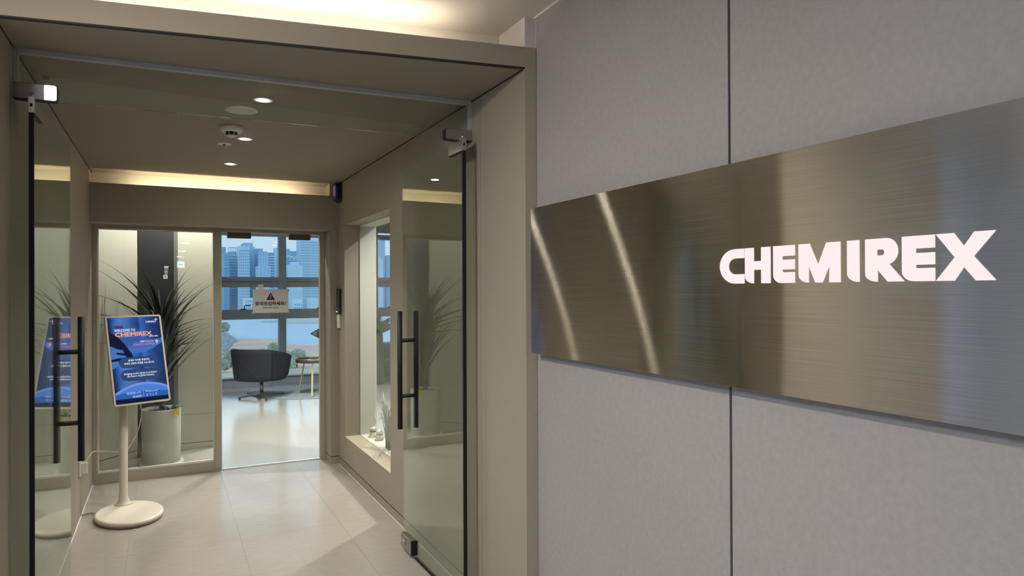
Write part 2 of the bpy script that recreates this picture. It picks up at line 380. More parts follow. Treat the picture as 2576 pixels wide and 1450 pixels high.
# notice taped to the automatic door
nx0, nx1, nz0, nz1 = .663, .956, 1.310, 1.512
NYF = YFR-.0045
nt_ = thing('warning_notice', 'white paper notice warning of glass, taped on the sliding door', 'notice', (.81, NYF, 1.31))
MB().box(nx0, nx1, NYF-.0004, NYF, nz0, nz1).build('paper_sheet', paper, nt_)
NM = Matrix(((1, 0, 0, 0), (0, 0, -1, NYF-.0007), (0, 1, 0, 0), (0, 0, 0, 1)))
def on_notice(me, m, name):
    return link(name, place(me, NM, nt_), m, nt_)
tri = [(.809+.002*math.cos(R(a)), 1.482+.002*math.sin(R(a))) for a in (30, 90, 150)] + [(.774, 1.4225), (.7755, 1.4205), (.8425, 1.4205), (.844, 1.4225)]
exc = [(.8055, 1.4650), (.8125, 1.4650), (.8108, 1.4430), (.8072, 1.4430)]
dot = [(.809+.0034*math.cos(R(a)), 1.4345+.0034*math.sin(R(a))) for a in range(0, 360, 30)]
on_notice(poly_mesh([tri, exc, dot], .0003), ink, 'warning_triangle')
on_notice(fit(text_mesh('유리조심하세요!', .035), .682, .933, 1.3735, 1.4075), ink, 'korean_lettering')
on_notice(fit(text_mesh('[WATCH OUT]', .028), .747, .873, 1.3455, 1.3605), ink, 'english_lettering')
MB().box(.708, .750, NYF-.0008, NYF-.0002, 1.500, 1.554).build('tape_strip', mat('patterned_tape', (.62, .58, .56), .5, var=.5, vscale=120), nt_)
for cx, cz in ((.955, 1.503), (.957, 1.318), (.664, 1.312)):
    MB().prism([(cx+.012*math.cos(R(a)), NYF-.0012, cz+.012*math.sin(R(a))) for a in (45, 135, 225, 315)], (0, .0004, 0)).build('clear_tape', mat('frosted_tape', (.42, .42, .41), .4), nt_)
# triangular sticker
sk = thing('door_sticker', 'small black triangular automatic door sticker at the edge of the glass', 'sticker', (1.2, NYF, 1.11))
def trot(s): return [(1.1475 + (x-1.1475)*1, 1.118 + z) for x, z in s]
T0 = [(1.141, 1.118), (1.213, 1.077), (1.219, 1.080), (1.219, 1.156), (1.213, 1.159)]
MB().prism([(x, NYF, z) for x, z in T0], (0, -.0004, 0)).build('sticker_border', ink, sk)
T1 = [(1.155, 1.118), (1.209, 1.087), (1.213, 1.089), (1.213, 1.147), (1.209, 1.149)]
MB().prism([(x, NYF-.0005, z) for x, z in T1], (0, -.0003, 0)).build('sticker_face', mat('silver_sticker', (.40, .38, .36), .5), sk)
me = text_mesh('자동문', .04); fit(me, -.024, .024, -.006, .006); me.transform(Matrix.Rotation(R(-90), 4, 'Z')); me.transform(Matrix.Translation((1.204, 1.118, 0)))
me.transform(Matrix(((1, 0, 0, 0), (0, 0, -1, NYF-.0011), (0, 1, 0, 0), (0, 0, 0, 1)))); me.transform(Matrix.Translation(-sk.location)); link('korean_lettering', me, ink, sk)

# ------------------------------------------------------------------ entrance glass: transom and two open leaves
tw = root('window_2', (0, 3.08, ZC))
def gbar(x0, x1, z0, z1, t0, t1): return MB().zprism([(x0, gy(x0, t0)), (x1, gy(x1, t0)), (x1, gy(x1, t1)), (x0, gy(x0, t1))], z0, z1)
chan = mat('pale_grey_channel', (.42, .45, .44), .45)
gbar(XL, XR, ZC-.018, ZC-.0005, -.014, .014).build('top_channel', chan, tw)
gbar(XL, XL+.014, 2.285, ZC-.018, -.014, .014).build('side_channel', chan, tw)
gbar(XR-.012, XR, 2.272, ZC-.018, -.014, .014).build('side_channel', chan, tw)
gbar(XL+.002, XR-.002, 2.234, ZC-.004, -.006, .006).build('glass_pane', door_glass, tw)
for x0, x1, z0, z1, mm in ((XL, -.372, 2.232, 2.290, chrome), (1.198, XR-.001, 2.226, 2.276, chrome_dark)):
    m2 = MB(); r = .010; sgn = 1 if x0 < 0 else -1
    pts = rrect(x1-x0, z1-z0, .008, 4, (x0+x1)/2, (z0+z1)/2)
    m2.prism([(x, gy(x, -.022), z) for x, z in pts], (0, .044, 0)).build('pivot_patch', mm, tw)
    m3 = MB(); m3.prism([(x, gy(x, -.0185), z) for x, z in rrect(x1-x0+.004, z1-z0+.004, .009, 4, (x0+x1)/2, (z0+z1)/2)], (0, .037, 0)).build('patch_gasket', rubber, tw)
# pocket door switch on the transom's left end
MB().box(-.425, -.400, gy(-.41, .010), gy(-.41, .04), 2.318, 2.333).build('door_contact', grey_trim, tw)

def leaf(name, hinge, lead, z1, s0, hb, zb0, zb1, zr):
    """A frameless glass leaf from its hinge edge to its leading edge (both x, y)."""
    h, l = Vector((*hinge, 0)), Vector((*lead, 0)); u = (l-h).normalized(); n = Vector((-u.y, u.x, 0)); L = (l-h).length
    rt_ = root(name, (h.x, h.y, 0))
    def P(s, t, z): return h + u*s + n*t + Vector((0, 0, z))
    def slab(m, s0, s1, t0, t1, z0, z1): return m.add([P(s, t, z) for z in (z0, z1) for s, t in ((s0, t0), (s1, t0), (s1, t1), (s0, t1))], [(0,3,2,1),(4,5,6,7),(0,1,5,4),(1,2,6,5),(2,3,7,6),(3,0,4,7)])
    slab(MB(), .004, L, -.0025, .0025, .006, z1).build('glass_leaf', leaf_glass, rt_)
    slab(MB(), -.006, .004, -.008, .008, .012, z1-.057).build('edge_gasket', rubber, rt_)
    slab(MB(), .12, L-.20, -.007, .007, .006, .014).build('bottom_sweep', rubber, rt_)
    # top and bottom pivot patches on the leaf
    tp = slab(MB(), -.004, .165, -.0105, .0105, z1-.056, z1+.004).build('top_patch', chrome, rt_, bevel=.001)
    slab(MB(), -.0048, -.0038, -.004, .004, z1-.034, z1-.022).build('screw_hole', rubber, tp)
    slab(MB(), .006, .166, -.0085, .0085, z1-.060, z1-.056).build('patch_gasket', rubber, rt_)
    MB().tube([P(.012, 0, z1+.002), P(.012, 0, z1+.022)], .006, 12).build('pivot_pin', chrome, rt_)
    b = slab(MB(), -.004, .13, -.015, .015, .008, .062).build('bottom_patch', chrome_dark, rt_, bevel=.002)
    # lock box at the leading corner
    lb = slab(MB(), L-.185, L+.002, -.019, .019, .014, .094).build('lock_box', chrome_dark, rt_, bevel=.003)
    slab(MB(), L-.186, L-.172, -.0195, .0195, .016, .096).build('lock_gasket', rubber, lb)
    c = P(L-.055, 0, .056)
    for sg in (1, -1):
        m = MB(); m.tube([c + n*sg*.017, c + n*sg*.026], .019, 20); m.build('lock_cylinder', chrome, lb)
    # pull handle: a bar each side, two stand-offs through the glass
    for sg in (1, -1):
        MB().tube([P(s0, sg*hb, zb0), P(s0, sg*hb, zb1)], .0145, 20).build('pull_bar', black, rt_)
    for z in zr:
        MB().tube([P(s0, -hb, z), P(s0, hb, z)], .0115, 14).build('handle_standoff', black, rt_)
    return rt_
leaf('door_2', (-.444, 3.071), (-.4192, 3.969), 2.222, .849, .052, .678, 1.377, (.863, 1.207))
leaf('door_3', (1.2495, 2.966), (1.2348, 3.848), 2.212, .799, .0487, .711, 1.381, (.897, 1.214))

# ------------------------------------------------------------------ niche in the right wall
ln = root('window_3', (1.463, 5.09, NZ0))
t = .004
MB().box(1.464, NX+.004, NY1-t, NY1, NZ0+t, NZ1).build('end_lining', cream_light, ln)
MB().box(1.464, NX+.004, NY0, NY0+t, NZ0+t, NZ1).build('end_lining', cream_light, ln)
MB().box(1.464, NX+.004, NY0, NY1, NZ1-t, NZ1).build('head_lining', cream_light, ln)
MB().box(1.464, NX+.004, NY0, NY1, NZ0, NZ0+t).build('base_lining', cream_light, ln)
MB().box(1.335, 1.462, NY0, NY1, NZ0, NZ0+.002).build('front_sill', mat('beige_sill', (.42, .38, .28), .5), ln)
MB().box(1.459, 1.467, NY0, NY1, NZ0, NZ1).build('glass_pane', glass('low_glare_glass', (.965, .975, .965), 1.18), ln)
for y, lab in ((4.62, 'small recessed niche spot tucked behind the near jamb'), (5.00, 'small recessed niche spot above the dried grass')):
    nl = thing('niche_spotlight', lab, 'light', (1.535, y, NZ1-t), 'niche spots')
    MB().lathe((1.535, y, NZ1-t-.004), [(.028, 0), (.028, .004)], 20).build('trim_ring', white_plastic, nl)
    MB().lathe((1.535, y, NZ1-t-.0055), [(.018, 0), (.018, .002)], 20).build('lens', emit('niche_lens', (1, .97, .88), 60), nl)
    lamp('niche_beam', 'SPOT', (1.535, y, NZ1-.02), P_NICHE, (1, .95, .82), nl, (1.505, y, 0), spot_size=R(150), spot_blend=.6, shadow_soft_size=.012)

# ornaments on the niche base
def cat_figurine(x, y, label, rz, patch):
    r = thing('cat_figurine', label, 'figurine', (x, y, NZ0+t)); z = NZ0+t
    q = lambda a, b: (x + a*math.cos(rz) - b*math.sin(rz), y + a*math.sin(rz) + b*math.cos(rz))
    MB().lathe((x, y, z), [(.024, 0), (.030, .006), (.032, .022), (.027, .038), (.018, .048)], 20).build('body', ceramic, r)
    MB().lathe((x, y, z+.042), [(.010, 0), (.026, .008), (.031, .022), (.026, .036), (.010, .043)], 20).build('head', ceramic, r)
    for s in (1, -1):
        a, b = q(0, s*.019); MB().lathe((a, b, z+.072), [(.011, 0), (.006, .010), (.0008, .019)], 8).build('ear', brown_glaze if (s == 1) == (patch == 1) else ceramic, r)
        a, b = q(-.030, s*.014); MB().lathe((a, b, z), [(.010, 0), (.010, .008), (.004, .014)], 12).build('paw', ceramic, r)
        a, b = q(-.028, s*.010); MB().lathe((a, b, z+.062), [(.0015, 0), (.003, .002), (.0015, .005)], 8).build('eye', brown_glaze, r)
    MB().lathe((x, y, z+.044), [(.024, 0), (.0255, .003), (.024, .006)], 20).build('collar', brown_glaze, r)
    a, b = q(-.026, .0); MB().lathe((a, b, z+.034), [(.003, 0), (.006, .004), (.003, .010)], 10).build('bell', gold, r)
cat_figurine(1.535, 5.600, 'white ceramic cat figurine with brown ear, beside the niche end wall', R(35), 1)
cat_figurine(1.550, 5.455, 'white ceramic cat figurine leaning by the dried grass stems', R(10), -1)
dg = thing('dried_grass', 'dried grass arrangement with pale plume standing in the niche', 'dried plant', (1.53, 5.13, NZ0+t))
for i in range(44):
    a = rnd.uniform(0, 2*math.pi); h = rnd.uniform(.20, .36); sp = rnd.uniform(.03, .19); y0 = 5.12 + rnd.uniform(-.06, .06); x0 = 1.53 + rnd.uniform(-.02, .03)
    dx = .035*math.cos(a); dy = (sp+.02)*(1 if i % 3 else -1)*1.5; bend = rnd.uniform(1.5, 2.35)
    pts = [(x0 + dx*s, y0 + dy*s**1.35, NZ0+t + h*math.sin(s*bend)) for s in (0, .18, .36, .54, .7, .86, 1.)]
    MB().tube(pts, [.0034, .0032, .0028, .0024, .002, .0014, .0005], 5).build('stem', dry_dark if i % 9 == 0 else dry_m, dg)
MB().tube([(1.53, 5.22, NZ0), (1.53, 5.25, .50), (1.53, 5.27, .62)], .002, 5).build('stem', dry_m, dg)
MB().tube([(1.53, 5.25, .50), (1.53, 5.26, .56), (1.53, 5.27, .62), (1.53, 5.285, .70)], [.004, .012, .009, .001], 8).build('plume', plume_m, dg)
MB().tube([(1.578, 5.655, NZ0), (1.575, 5.660, .40)], .0015, 5).build('stem', dry_m, dg)
MB().tube([(1.575, 5.658, .37), (1.572, 5.662, .41), (1.57, 5.668, .45)], [.002, .010, .001], 8).build('plume', plume_m, dg)
MB().tube([(1.515, 4.93, NZ0+t+.004), (1.53, 4.87, NZ0+t+.004), (1.55, 4.80, NZ0+t+.006)], .004, 6).build('fallen_stem', dry_dark, dg)

# ------------------------------------------------------------------ corridor ceiling fittings
lens_m = emit('downlight_lens', (1., .90, .74), S_LENS)
def downlight(x, y, label):
    r = thing('ceiling_downlight', label, 'downlight', (x, y, ZC))
    MB().lathe((x, y, ZC-.004), [(.043, 0), (.046, .003), (.046, .0038)], 32).build('trim_ring', white_plastic, r)
    MB().lathe((x, y, ZC-.0062), [(.020, 0), (.026, .0018)], 24).build('lens', lens_m, r)
    lamp('downlight_beam', 'SPOT', (x, y, ZC-.012), P_DOWN, (1, .93, .82), r, (x, y, 0), spot_size=R(104), spot_blend=.85, shadow_soft_size=.02)
downlight(.421, 3.484, 'lit round downlight beside the speaker, seen through the transom glass')
downlight(.429, 4.423, 'lit round downlight beside the smoke detector in the corridor ceiling')
downlight(.420, 5.338, 'lit round downlight closest to the glowing back cove')
sp = thing('ceiling_speaker', 'round white flush speaker grille in the corridor ceiling', 'speaker', (.345, 3.731, ZC))
MB().lathe((.345, 3.731, ZC-.005), [(.076, 0), (.080, .003), (.080, .0048)], 40).build('rim', white_plastic, sp)
MB().lathe((.345, 3.731, ZC-.0065), [(.070, 0), (.072, .002)], 40).build('grille', mat('speaker_grille', (.72, .71, .68), .6, bump=.8, bscale=900), sp)
sd = thing('smoke_detector', 'white round smoke detector hanging from the corridor ceiling', 'detector', (.331, 4.145, ZC))
MB().lathe((.331, 4.145, ZC-.030), [(.050, 0), (.062, .012), (.064, .026), (.064, .0298)], 36).build('base', white_plastic, sd)
MB().lathe((.331, 4.145, ZC-.046), [(.030, 0), (.033, .010), (.031, .017)], 28).build('vent_band', rubber, sd)
MB().lathe((.331, 4.145, ZC-.056), [(.016, 0), (.027, .004), (.029, .011)], 28).build('cap', white_plastic, sd)
for k in range(8):
    a = R(45*k+20); MB().tube([(.331+.0335*math.cos(a), 4.145+.0335*math.sin(a), ZC-.047), (.331+.0345*math.cos(a), 4.145+.0345*math.sin(a), ZC-.028)], .0022, 6).build('rib', white_plastic, sd)
sr = thing('sprinkler_plate', 'small white sprinkler cover plate in the ceiling by the detector', 'sprinkler', (.328, 4.635, ZC))
MB().lathe((.328, 4.635, ZC-.005), [(.036, 0), (.040, .004), (.040, .0048)], 28).build('plate', white_plastic, sr)
MB().lathe((.328, 4.635, ZC-.010), [(.008, 0), (.011, .006)], 14).build('head', rubber, sr)

# ------------------------------------------------------------------ devices on the right wall, outlet on the left wall
cr_ = thing('card_reader', 'black wall card reader with a lit white dot by the pillar', 'card reader', (XR, 5.90, 1.30))
MB().box(XR-.024, XR, 5.855, 5.95, 1.300, 1.516).build('housing', device_black, cr_, bevel=.004)
MB().lathe((XR-.0255, 5.925, 1.315), [(.003, 0), (.003, .006)], 12).build('status_light', emit('white_led', (1, 1, 1), 6), cr_)
MB().box(XR-.0245, XR-.023, 5.87, 5.935, 1.36, 1.50).build('screen', mat('dark_screen', (.02, .02, .03), .15), cr_)
eb = thing('exit_button', 'white wall button box mounted under the black card reader', 'button', (XR, 5.95, 1.18))
MB().box(XR-.017, XR, 5.880, 5.955, 1.178, 1.296).build('housing', white_plastic, eb, bevel=.004)
MB().box(XR-.022, XR-.016, 5.895, 5.94, 1.238, 1.28).build('button', mat('pale_button', (.78, .77, .74), .35), eb, bevel=.002)
sb = thing('alarm_siren', 'dark blue wall siren with a white marking near the ceiling corner', 'siren', (XR, 5.88, 2.25))
MB().prism([(XR, y, z) for y, z in rrect(.145, .160, .03, 5, 5.885, 2.335)], (-.022, 0, 0)).build('back_plate', device_black, sb)
MB().prism([(XR-.022, y, z) for y, z in rrect(.115, .145, .03, 5, 5.885, 2.335)], (-.030, 0, 0)).build('lens_cover', blue_p, sb, bevel=.004)
MB().prism([(XR-.0525, y, z) for y, z in ((5.845, 2.385), (5.915, 2.395), (5.925, 2.330), (5.895, 2.300), (5.850, 2.310))], (-.0008, 0, 0)).build('white_marking', mat('pale_marking', (.5, .5, .55), .5), sb)
ol = thing('wall_outlet', 'white wall outlet low on the wall behind the glass leaf', 'outlet', (XL, 5.31, .35))
MB().box(XL, XL+.010, 5.255, 5.365, .285, .405).build('face_plate', white_plastic, ol, bevel=.003)

# ------------------------------------------------------------------ display stand
ds = thing('display_stand', 'white floor stand with a lit blue welcome screen on an oval base', 'display stand', (-.22, 5.2, 0))
BC = (-.219, 5.20); BR_ = R(12)
MB().lathe((*BC, 0), [(.178, 0), (.186, .004), (.186, .017)], 56, (1.03, 1.38), BR_).build('base_skirt', mat('warm_grey_skirt', (.36, .33, .28), .5), ds)
MB().lathe((*BC, .017), [(.190, 0), (.193, .004), (.193, .017), (.189, .023), (.180, .025)], 56, (1.03, 1.38), BR_).build('base', stand_m, ds)
PX, PY = -.262, 5.395
MB().lathe((PX, PY, .040), [(.060, 0), (.047, .008), (.036, .022), (.0285, .045), (.026, .07), (.026, .90)], 32).build('pole', stand_m, ds)
C0 = Vector((-.17042, 5.38492, 1.03386)); ya, ti, ro = .37063, .27497, .00726
ex = Vector((math.cos(ya), math.sin(ya), 0)); nn = Vector((math.sin(ya), -math.cos(ya), 0)); ez = Vector((0, 0, 1))
n2 = nn*math.cos(ti) + ez*math.sin(ti); u1 = ez*math.cos(ti) - nn*math.sin(ti)
e2 = ex*math.cos(ro) + u1*math.sin(ro); u2 = u1*math.cos(ro) - ex*math.sin(ro)
SM = Matrix((e2, u2, n2)).transposed().to_4x4(); SM.translation = C0
def on_screen(me, m, name, parent, off=.0005, label=None):
    return link(name, place(me, SM @ Matrix.Translation((0, 0, off)), parent), m, parent, None, label)
me = poly_mesh([rrect(.36, .62, .014)], .026); hs = on_screen(me, stand_m, 'screen_housing', ds, -.0135)
me = poly_mesh([rrect(.20, .30, .02)], .022); on_screen(me, stand_m, 'rear_cover', ds, -.037)
yk = MB(); a0 = C0 - n2*.045; yk.tube([(PX, PY, .93), (PX, PY, .98), tuple(Vector((PX, PY, 1.0))*.5 + a0*.5), tuple(a0)], [.026, .026, .022, .024], 16).build('tilt_joint', stand_m, ds)
DW, DH = .3365, .5965
scr = MB(); q = [SM @ Vector((x, y, .0006)) for x, y in ((-DW/2, -DH/2), (DW/2, -DH/2), (DW/2, DH/2), (-DW/2, DH/2))]
scr.add(q, [(0, 1, 2, 3)]); me = scr.mesh('screen', origin_of(ds))
uv = me.uv_layers.new(name='screen_uv')
for i, c in enumerate(((0, 0), (1, 0), (1, 1), (0, 1))): uv.data[i].uv = c
def screen_shader():
    m = bpy.data.materials.new('lit_screen'); m.use_nodes = True; t = m.node_tree; t.nodes.clear()
    uvn = t.nodes.new('ShaderNodeUVMap'); uvn.uv_map = 'screen_uv'; sx = t.nodes.new('ShaderNodeSeparateXYZ'); t.links.new(uvn.outputs[0], sx.inputs[0])
    rp = t.nodes.new('ShaderNodeValToRGB'); cr = rp.color_ramp
    stops = [(0, (.008, .014, .05)), (.045, (.02, .05, .20)), (.12, (.05, .17, .58)), (.22, (.09, .22, .58)), (.36, (.06, .18, .48)), (.5, (.035, .12, .42)), (.56, (.02, .07, .30)), (.62, (.06, .19, .60)), (.72, (.03, .10, .33)), (.86, (.018, .06, .21)), (1, (.012, .035, .13))]
    cr.elements[0].color = (*stops[0][1], 1); cr.elements[1].color = (*stops[-1][1], 1)
    for p, c in stops[1:-1]: e = cr.elements.new(p); e.color = (*c, 1)
    nz = t.nodes.new('ShaderNodeTexNoise'); nz.inputs['Scale'].default_value = 3.0; nz.inputs['Detail'].default_value = 4; t.links.new(uvn.outputs[0], nz.inputs['Vector'])
    mr = t.nodes.new('ShaderNodeMapRange'); mr.inputs['From Min'].default_value = .3; mr.inputs['From Max'].default_value = .7; mr.inputs['To Min'].default_value = .5; mr.inputs['To Max'].default_value = 1.1; t.links.new(nz.outputs['Fac'], mr.inputs['Value'])
    e = t.nodes.new('ShaderNodeEmission'); t.links.new(sx.outputs['Y'], rp.inputs[0]); t.links.new(rp.outputs[0], e.inputs[0]); t.links.new(mr.outputs[0], e.inputs[1])
    gl = t.nodes.new('ShaderNodeBsdfGlossy'); gl.inputs['Roughness'].default_value = .12; gl.inputs[0].default_value = (.04, .04, .04, 1)
    ad = t.nodes.new('ShaderNodeAddShader'); o = t.nodes.new('ShaderNodeOutputMaterial')
    t.links.new(e.outputs[0], ad.inputs[0]); t.links.new(gl.outputs[0], ad.inputs[1]); t.links.new(ad.outputs[0], o.inputs[0]); return m
sc_o = link('screen', me, screen_shader(), ds)
def st(s, t): return ((s-.5)*DW, (.5-t)*DH)
def poly(pts, name, m, off): return on_screen(poly_mesh([[st(*p) for p in pts]], .0001), m, name, sc_o, off)
def txt(body, s0, s1, t0, t1, m, bold=.0, sp=1., off=.0022, name='lettering'):
    x0, y1 = st(s0, t0); x1, y0 = st(s1, t1)
    return on_screen(fit(text_mesh(body, bold, sp), x0, x1, y0, y1), m, name, sc_o, off)
e_wht = emit('screen_white', (.75, .82, 1.0), 1.0); e_soft = emit('screen_soft_white', (.50, .62, .95), 1.0)
e_org = emit('screen_orange', (1.0, .36, .20), 1.0); e_pink = emit('screen_pink', (.62, .30, .50), .9); e_dk = emit('screen_dark', (.008, .012, .035), 1.0)
e_l1 = emit('screen_lens', (.040, .105, .34), 1.0); e_l4 = emit('screen_lens_mid', (.055, .135, .43), 1.0); e_l5 = emit('screen_lens_low', (.068, .16, .52), 1.0); e_l2 = emit('screen_lens_edge', (.04, .16, .55), 1.0); e_l3 = emit('screen_lens_violet', (.085, .115, .42), 1.)
e_s1 = emit('screen_sphere', (.17, .28, .72), 1.0); e_s2 = emit('screen_sphere_low', (.07, .21, .66), 1.0); e_s3 = emit('screen_sphere_deep', (.03, .11, .42), 1.0)
e_pl = emit('screen_pill', (.032, .066, .165), 1.0); e_pr = emit('screen_pill_rim', (.015, .03, .10), 1.0); e_red = emit('screen_dull_red', (.085, .042, .14), 1.)
e_sky = emit('screen_sky_blue', (.06, .17, .48), 1.0)
arc = lambda tm, k, c=.46: [(s/20, tm - k*((s/20-c)/.5)**2) for s in range(21)]
poly([(0, .33), (.14, .37), (.25, .38), (.3, .48), (.3, .52), (0, .60)], 'backdrop_shape', e_sky, .0007)
poly(arc(.432, .10) + arc(.400, .09)[::-1], 'lens_rim', e_l2, .00095)
poly(arc(.400, .09) + [(1, .27), (.8, .27), (.55, .245), (.2, .24)], 'lens_shape', e_l1, .0008)
poly(arc(.400, .09) + arc(.345, .075)[::-1], 'lens_shape', e_l4, .00085)
poly(arc(.400, .09) + arc(.372, .085)[::-1], 'lens_shape', e_l5, .0009)
poly([(.45, .30), (.75, .29), (.9, .31), (.80, .355), (.55, .375), (.38, .35)], 'lens_glow', e_l3, .0010)
poly([(0, .165), (.165, .235), (.28, .325), (.395, .44), (.41, .48), (.285, .485), (.27, .455), (.10, .43), (.11, .41), (.25, .425), (.225, .385), (.14, .375), (0, .33)], 'machine_silhouette', e_dk, .0011)
poly([(0, .49), (.16, .475), (.3, .48), (.3, .53), (.16, .545), (.12, .51), (0, .515)], 'machine_silhouette', e_dk, .0011)
def low(tm, k0, k1, c=.55): return [(s/20, tm + (k0 if s/20 < c else k1)*(abs(s/20-c)/.5)**2) for s in range(21)]
poly(low(.775, .085, .075) + [(1, .955), (0, .955)], 'sphere_shape', e_s1, .0008)
poly(low(.803, .085, .075) + [(1, .955), (0, .955)], 'sphere_shape', e_s2, .0010)
poly([(0, .895), (.3, .875), (.7, .872), (1, .90), (1, .958), (0, .958)], 'sphere_shape', e_s3, .0011)
poly([(0, .948), (1, .955), (1, 1), (0, 1)], 'footer_shape', e_dk, .0012)
for a, b, c, d2 in ((.13, .88, .475, .597), (.137, .89, .620, .748)):
    x0, y1 = st(a, c); x1, y0 = st(b, d2)
    on_screen(poly_mesh([rrect(x1-x0, y1-y0, (y1-y0)/2-.0005, 8, (x0+x1)/2, (y0+y1)/2)], .0001), e_pr, 'pill_rim', sc_o, .0014)
    on_screen(poly_mesh([rrect(x1-x0-.004, y1-y0-.004, (y1-y0)/2-.0025, 8, (x0+x1)/2, (y0+y1)/2)], .0001), e_pl, 'pill_fill', sc_o, .0017)
poly([(.115, .098), (.27, .098), (.285, .133), (.11, .133)], 'badge', e_red, .0014)
txt('CHEMIREX', .72, .925, .054, .074, e_wht, .02)
star = [(.9275 + r*math.cos(R(a))*1.0/DW, .038 + r*math.sin(R(a))/DH) for a, r in ((0, .0125), (45, .0042), (90, .0125), (135, .0042), (180, .0125), (225, .0042), (270, .0125), (315, .0042))]
hole = [(.9275 + .0018*math.cos(R(a))/DW, .038 + .0018*math.sin(R(a))/DH) for a in range(0, 360, 45)]
on_screen(poly_mesh([[st(*p) for p in star], [st(*p) for p in hole]], .0001), e_wht, 'star_emblem', sc_o, .0022)
txt('WELCOME TO', .105, .500, .140, .170, e_wht, .012)
txt('CHEMIREX', .115, .815, .178, .230, e_org, .03)
txt('SINCE 2003', .755, .925, .232, .248, e_wht, .02)
txt('NEW', .570, .655, .288, .306, e_wht, .03); txt('LOCATION', .662, .835, .288, .306, e_soft, .0)
txt('SONGDO CAMPUS', .430, .835, .318, .344, e_pink, .0)
pin = [(.8925 + .0092*math.cos(R(a))/DW, .300 - .0092*math.sin(R(a))/DH) for a in range(-20, 201, 20)] + [(.8925, .336)]
ph = [(.8925 + .0033*math.cos(R(a))/DW, .300 + .0033*math.sin(R(a))/DH) for a in range(0, 360, 40)]
on_screen(poly_mesh([[st(*p) for p in pin], [st(*p) for p in ph]], .0001), emit('screen_pin', (1., .55, .45), 1.), 'location_pin', sc_o, .0022)
txt('세계의 가치를 연결하여,', .300, .715, .500, .525, e_wht, .02)
txt('국내의 산업과 미래를 소싱 합니다.', .220, .800, .535, .561, e_wht, .02)
txt('Bridging world values to architect', .200, .825, .655, .684, e_wht, .012)
txt('the future of global industry.', .250, .775, .684, .712, e_wht, .012)
txt('환영합니다', .210, .475, .876, .905, e_soft, .01)
txt('欢迎您', .310, .485, .918, .945, e_soft, .01)
poly([(.518, .872), (.523, .872), (.523, .948), (.518, .948)], 'divider_line', e_soft, .0022)
txt('Welcome', .555, .800, .872, .896, e_soft, .0, 1.1)
txt('ようこそ', .567, .780, .912, .938, e_soft, .01, 1.1)
# its power cord runs to the outlet
cp = [(XL+.02, 5.30, .365), (XL+.055, 5.32, .405), (-.44, 5.40, .418), (-.383, 5.46, .402), (-.30, 5.46, .388), (-.255, 5.455, .388), (-.215, 5.46, .44), (-.175, 5.47, .53), (-.155, 5.48, .63), (-.16, 5.48, .70), (-.17, 5.45, .80)]
def smooth_path(p, n=6):
    p = [Vector(a) for a in p]; out = []
    for i in range(len(p)-1):
        a, b, c, d_ = p[max(i-1, 0)], p[i], p[i+1], p[min(i+2, len(p)-1)]
        for k in range(n):
            s = k/n; out.append(.5*((2*b) + (c-a)*s + (2*a-5*b+4*c-d_)*s*s + (3*b-3*c+d_-a)*s**3))
    return out + [p[-1]]
pc = MB().tube(smooth_path(cp), .0032, 8).build('power_cord', white_plastic, ds)
MB().box(XL+.010, XL+.045, 5.285, 5.32, .300, .372).build('plug', white_plastic, pc, bevel=.004)
MB().tube(smooth_path([(XL+.006, 5.36, .012), (-.45, 5.40, .006), (-.38, 5.30, .006), (-.33, 5.24, .006)]), .003, 6).build('floor_cable', mat('grey_cable', (.2, .19, .17), .5), ds)

# ------------------------------------------------------------------ alcove behind the partition
struct('wall_alcove_back', MB().box(-.231, .44, 7.175, 7.30, 0, 2.7), cream)
struct('wall_alcove_left', MB().zprism([(-.95, 6.26), (-.231, 7.058), (-.231, 7.30), (-1.2, 7.3), (-1.2, 6.26)], 0, 2.7), cream)
struct('wall_lounge_left', MB().box(.30, .44, 7.30, 11.5, 0, 2.7), cream)
struct('wall_lounge_front', MB().box(-1.2, XL, 6.262, 6.30, 0, 2.7).box(XL, 1.60, 6.262, 6.30, 2.03, 2.7), cream)
dp = root('alcove_gap', (-.08, 7.17, 0))
MB().box(-.225, .066, 7.10, 7.17, .02, 2.3).build('dark_gap_sheet', dark_wood, dp)  # dark sheet standing in for a gap with dark wood beyond
MB().box(.066, .100, 7.095, 7.175, 0, 2.3).build('side_trim', mat('mid_grey_trim', (.16, .155, .15), .45), dp)
struct('baseboard_alcove', MB().box(.105, .44, 7.172, 7.176, 0, .058), cream)
struct('trim_11', MB().box(.105, .44, 7.1725, 7.176, .058, .062).zprism([(-.62, 6.6235), (-.235, 7.051), (-.235, 7.056), (-.62, 6.628)], .060, .065), dark_gap)
struct('trim_12', MB().box(.100, .44, 7.1735, 7.176, .330, .3325), grey_trim)
al = thing('ceiling_downlight', 'recessed downlight in the alcove ceiling above the potted plant', 'downlight', (.24, 6.72, 2.70))
MB().lathe((.24, 6.72, 2.694), [(.046, 0), (.046, .006)], 28).build('trim_ring', white_plastic, al)
MB().lathe((.24, 6.72, 2.692), [(.03, 0), (.03, .003)], 24).build('lens', emit('alcove_lens', (1, .95, .82), 20), al)
lamp('downlight_beam', 'SPOT', (.24, 6.72, 2.68), P_ALCOVE, (1, .96, .86), al, (.20, 6.76, 0), spot_size=R(150), spot_blend=.35, shadow_soft_size=.02)

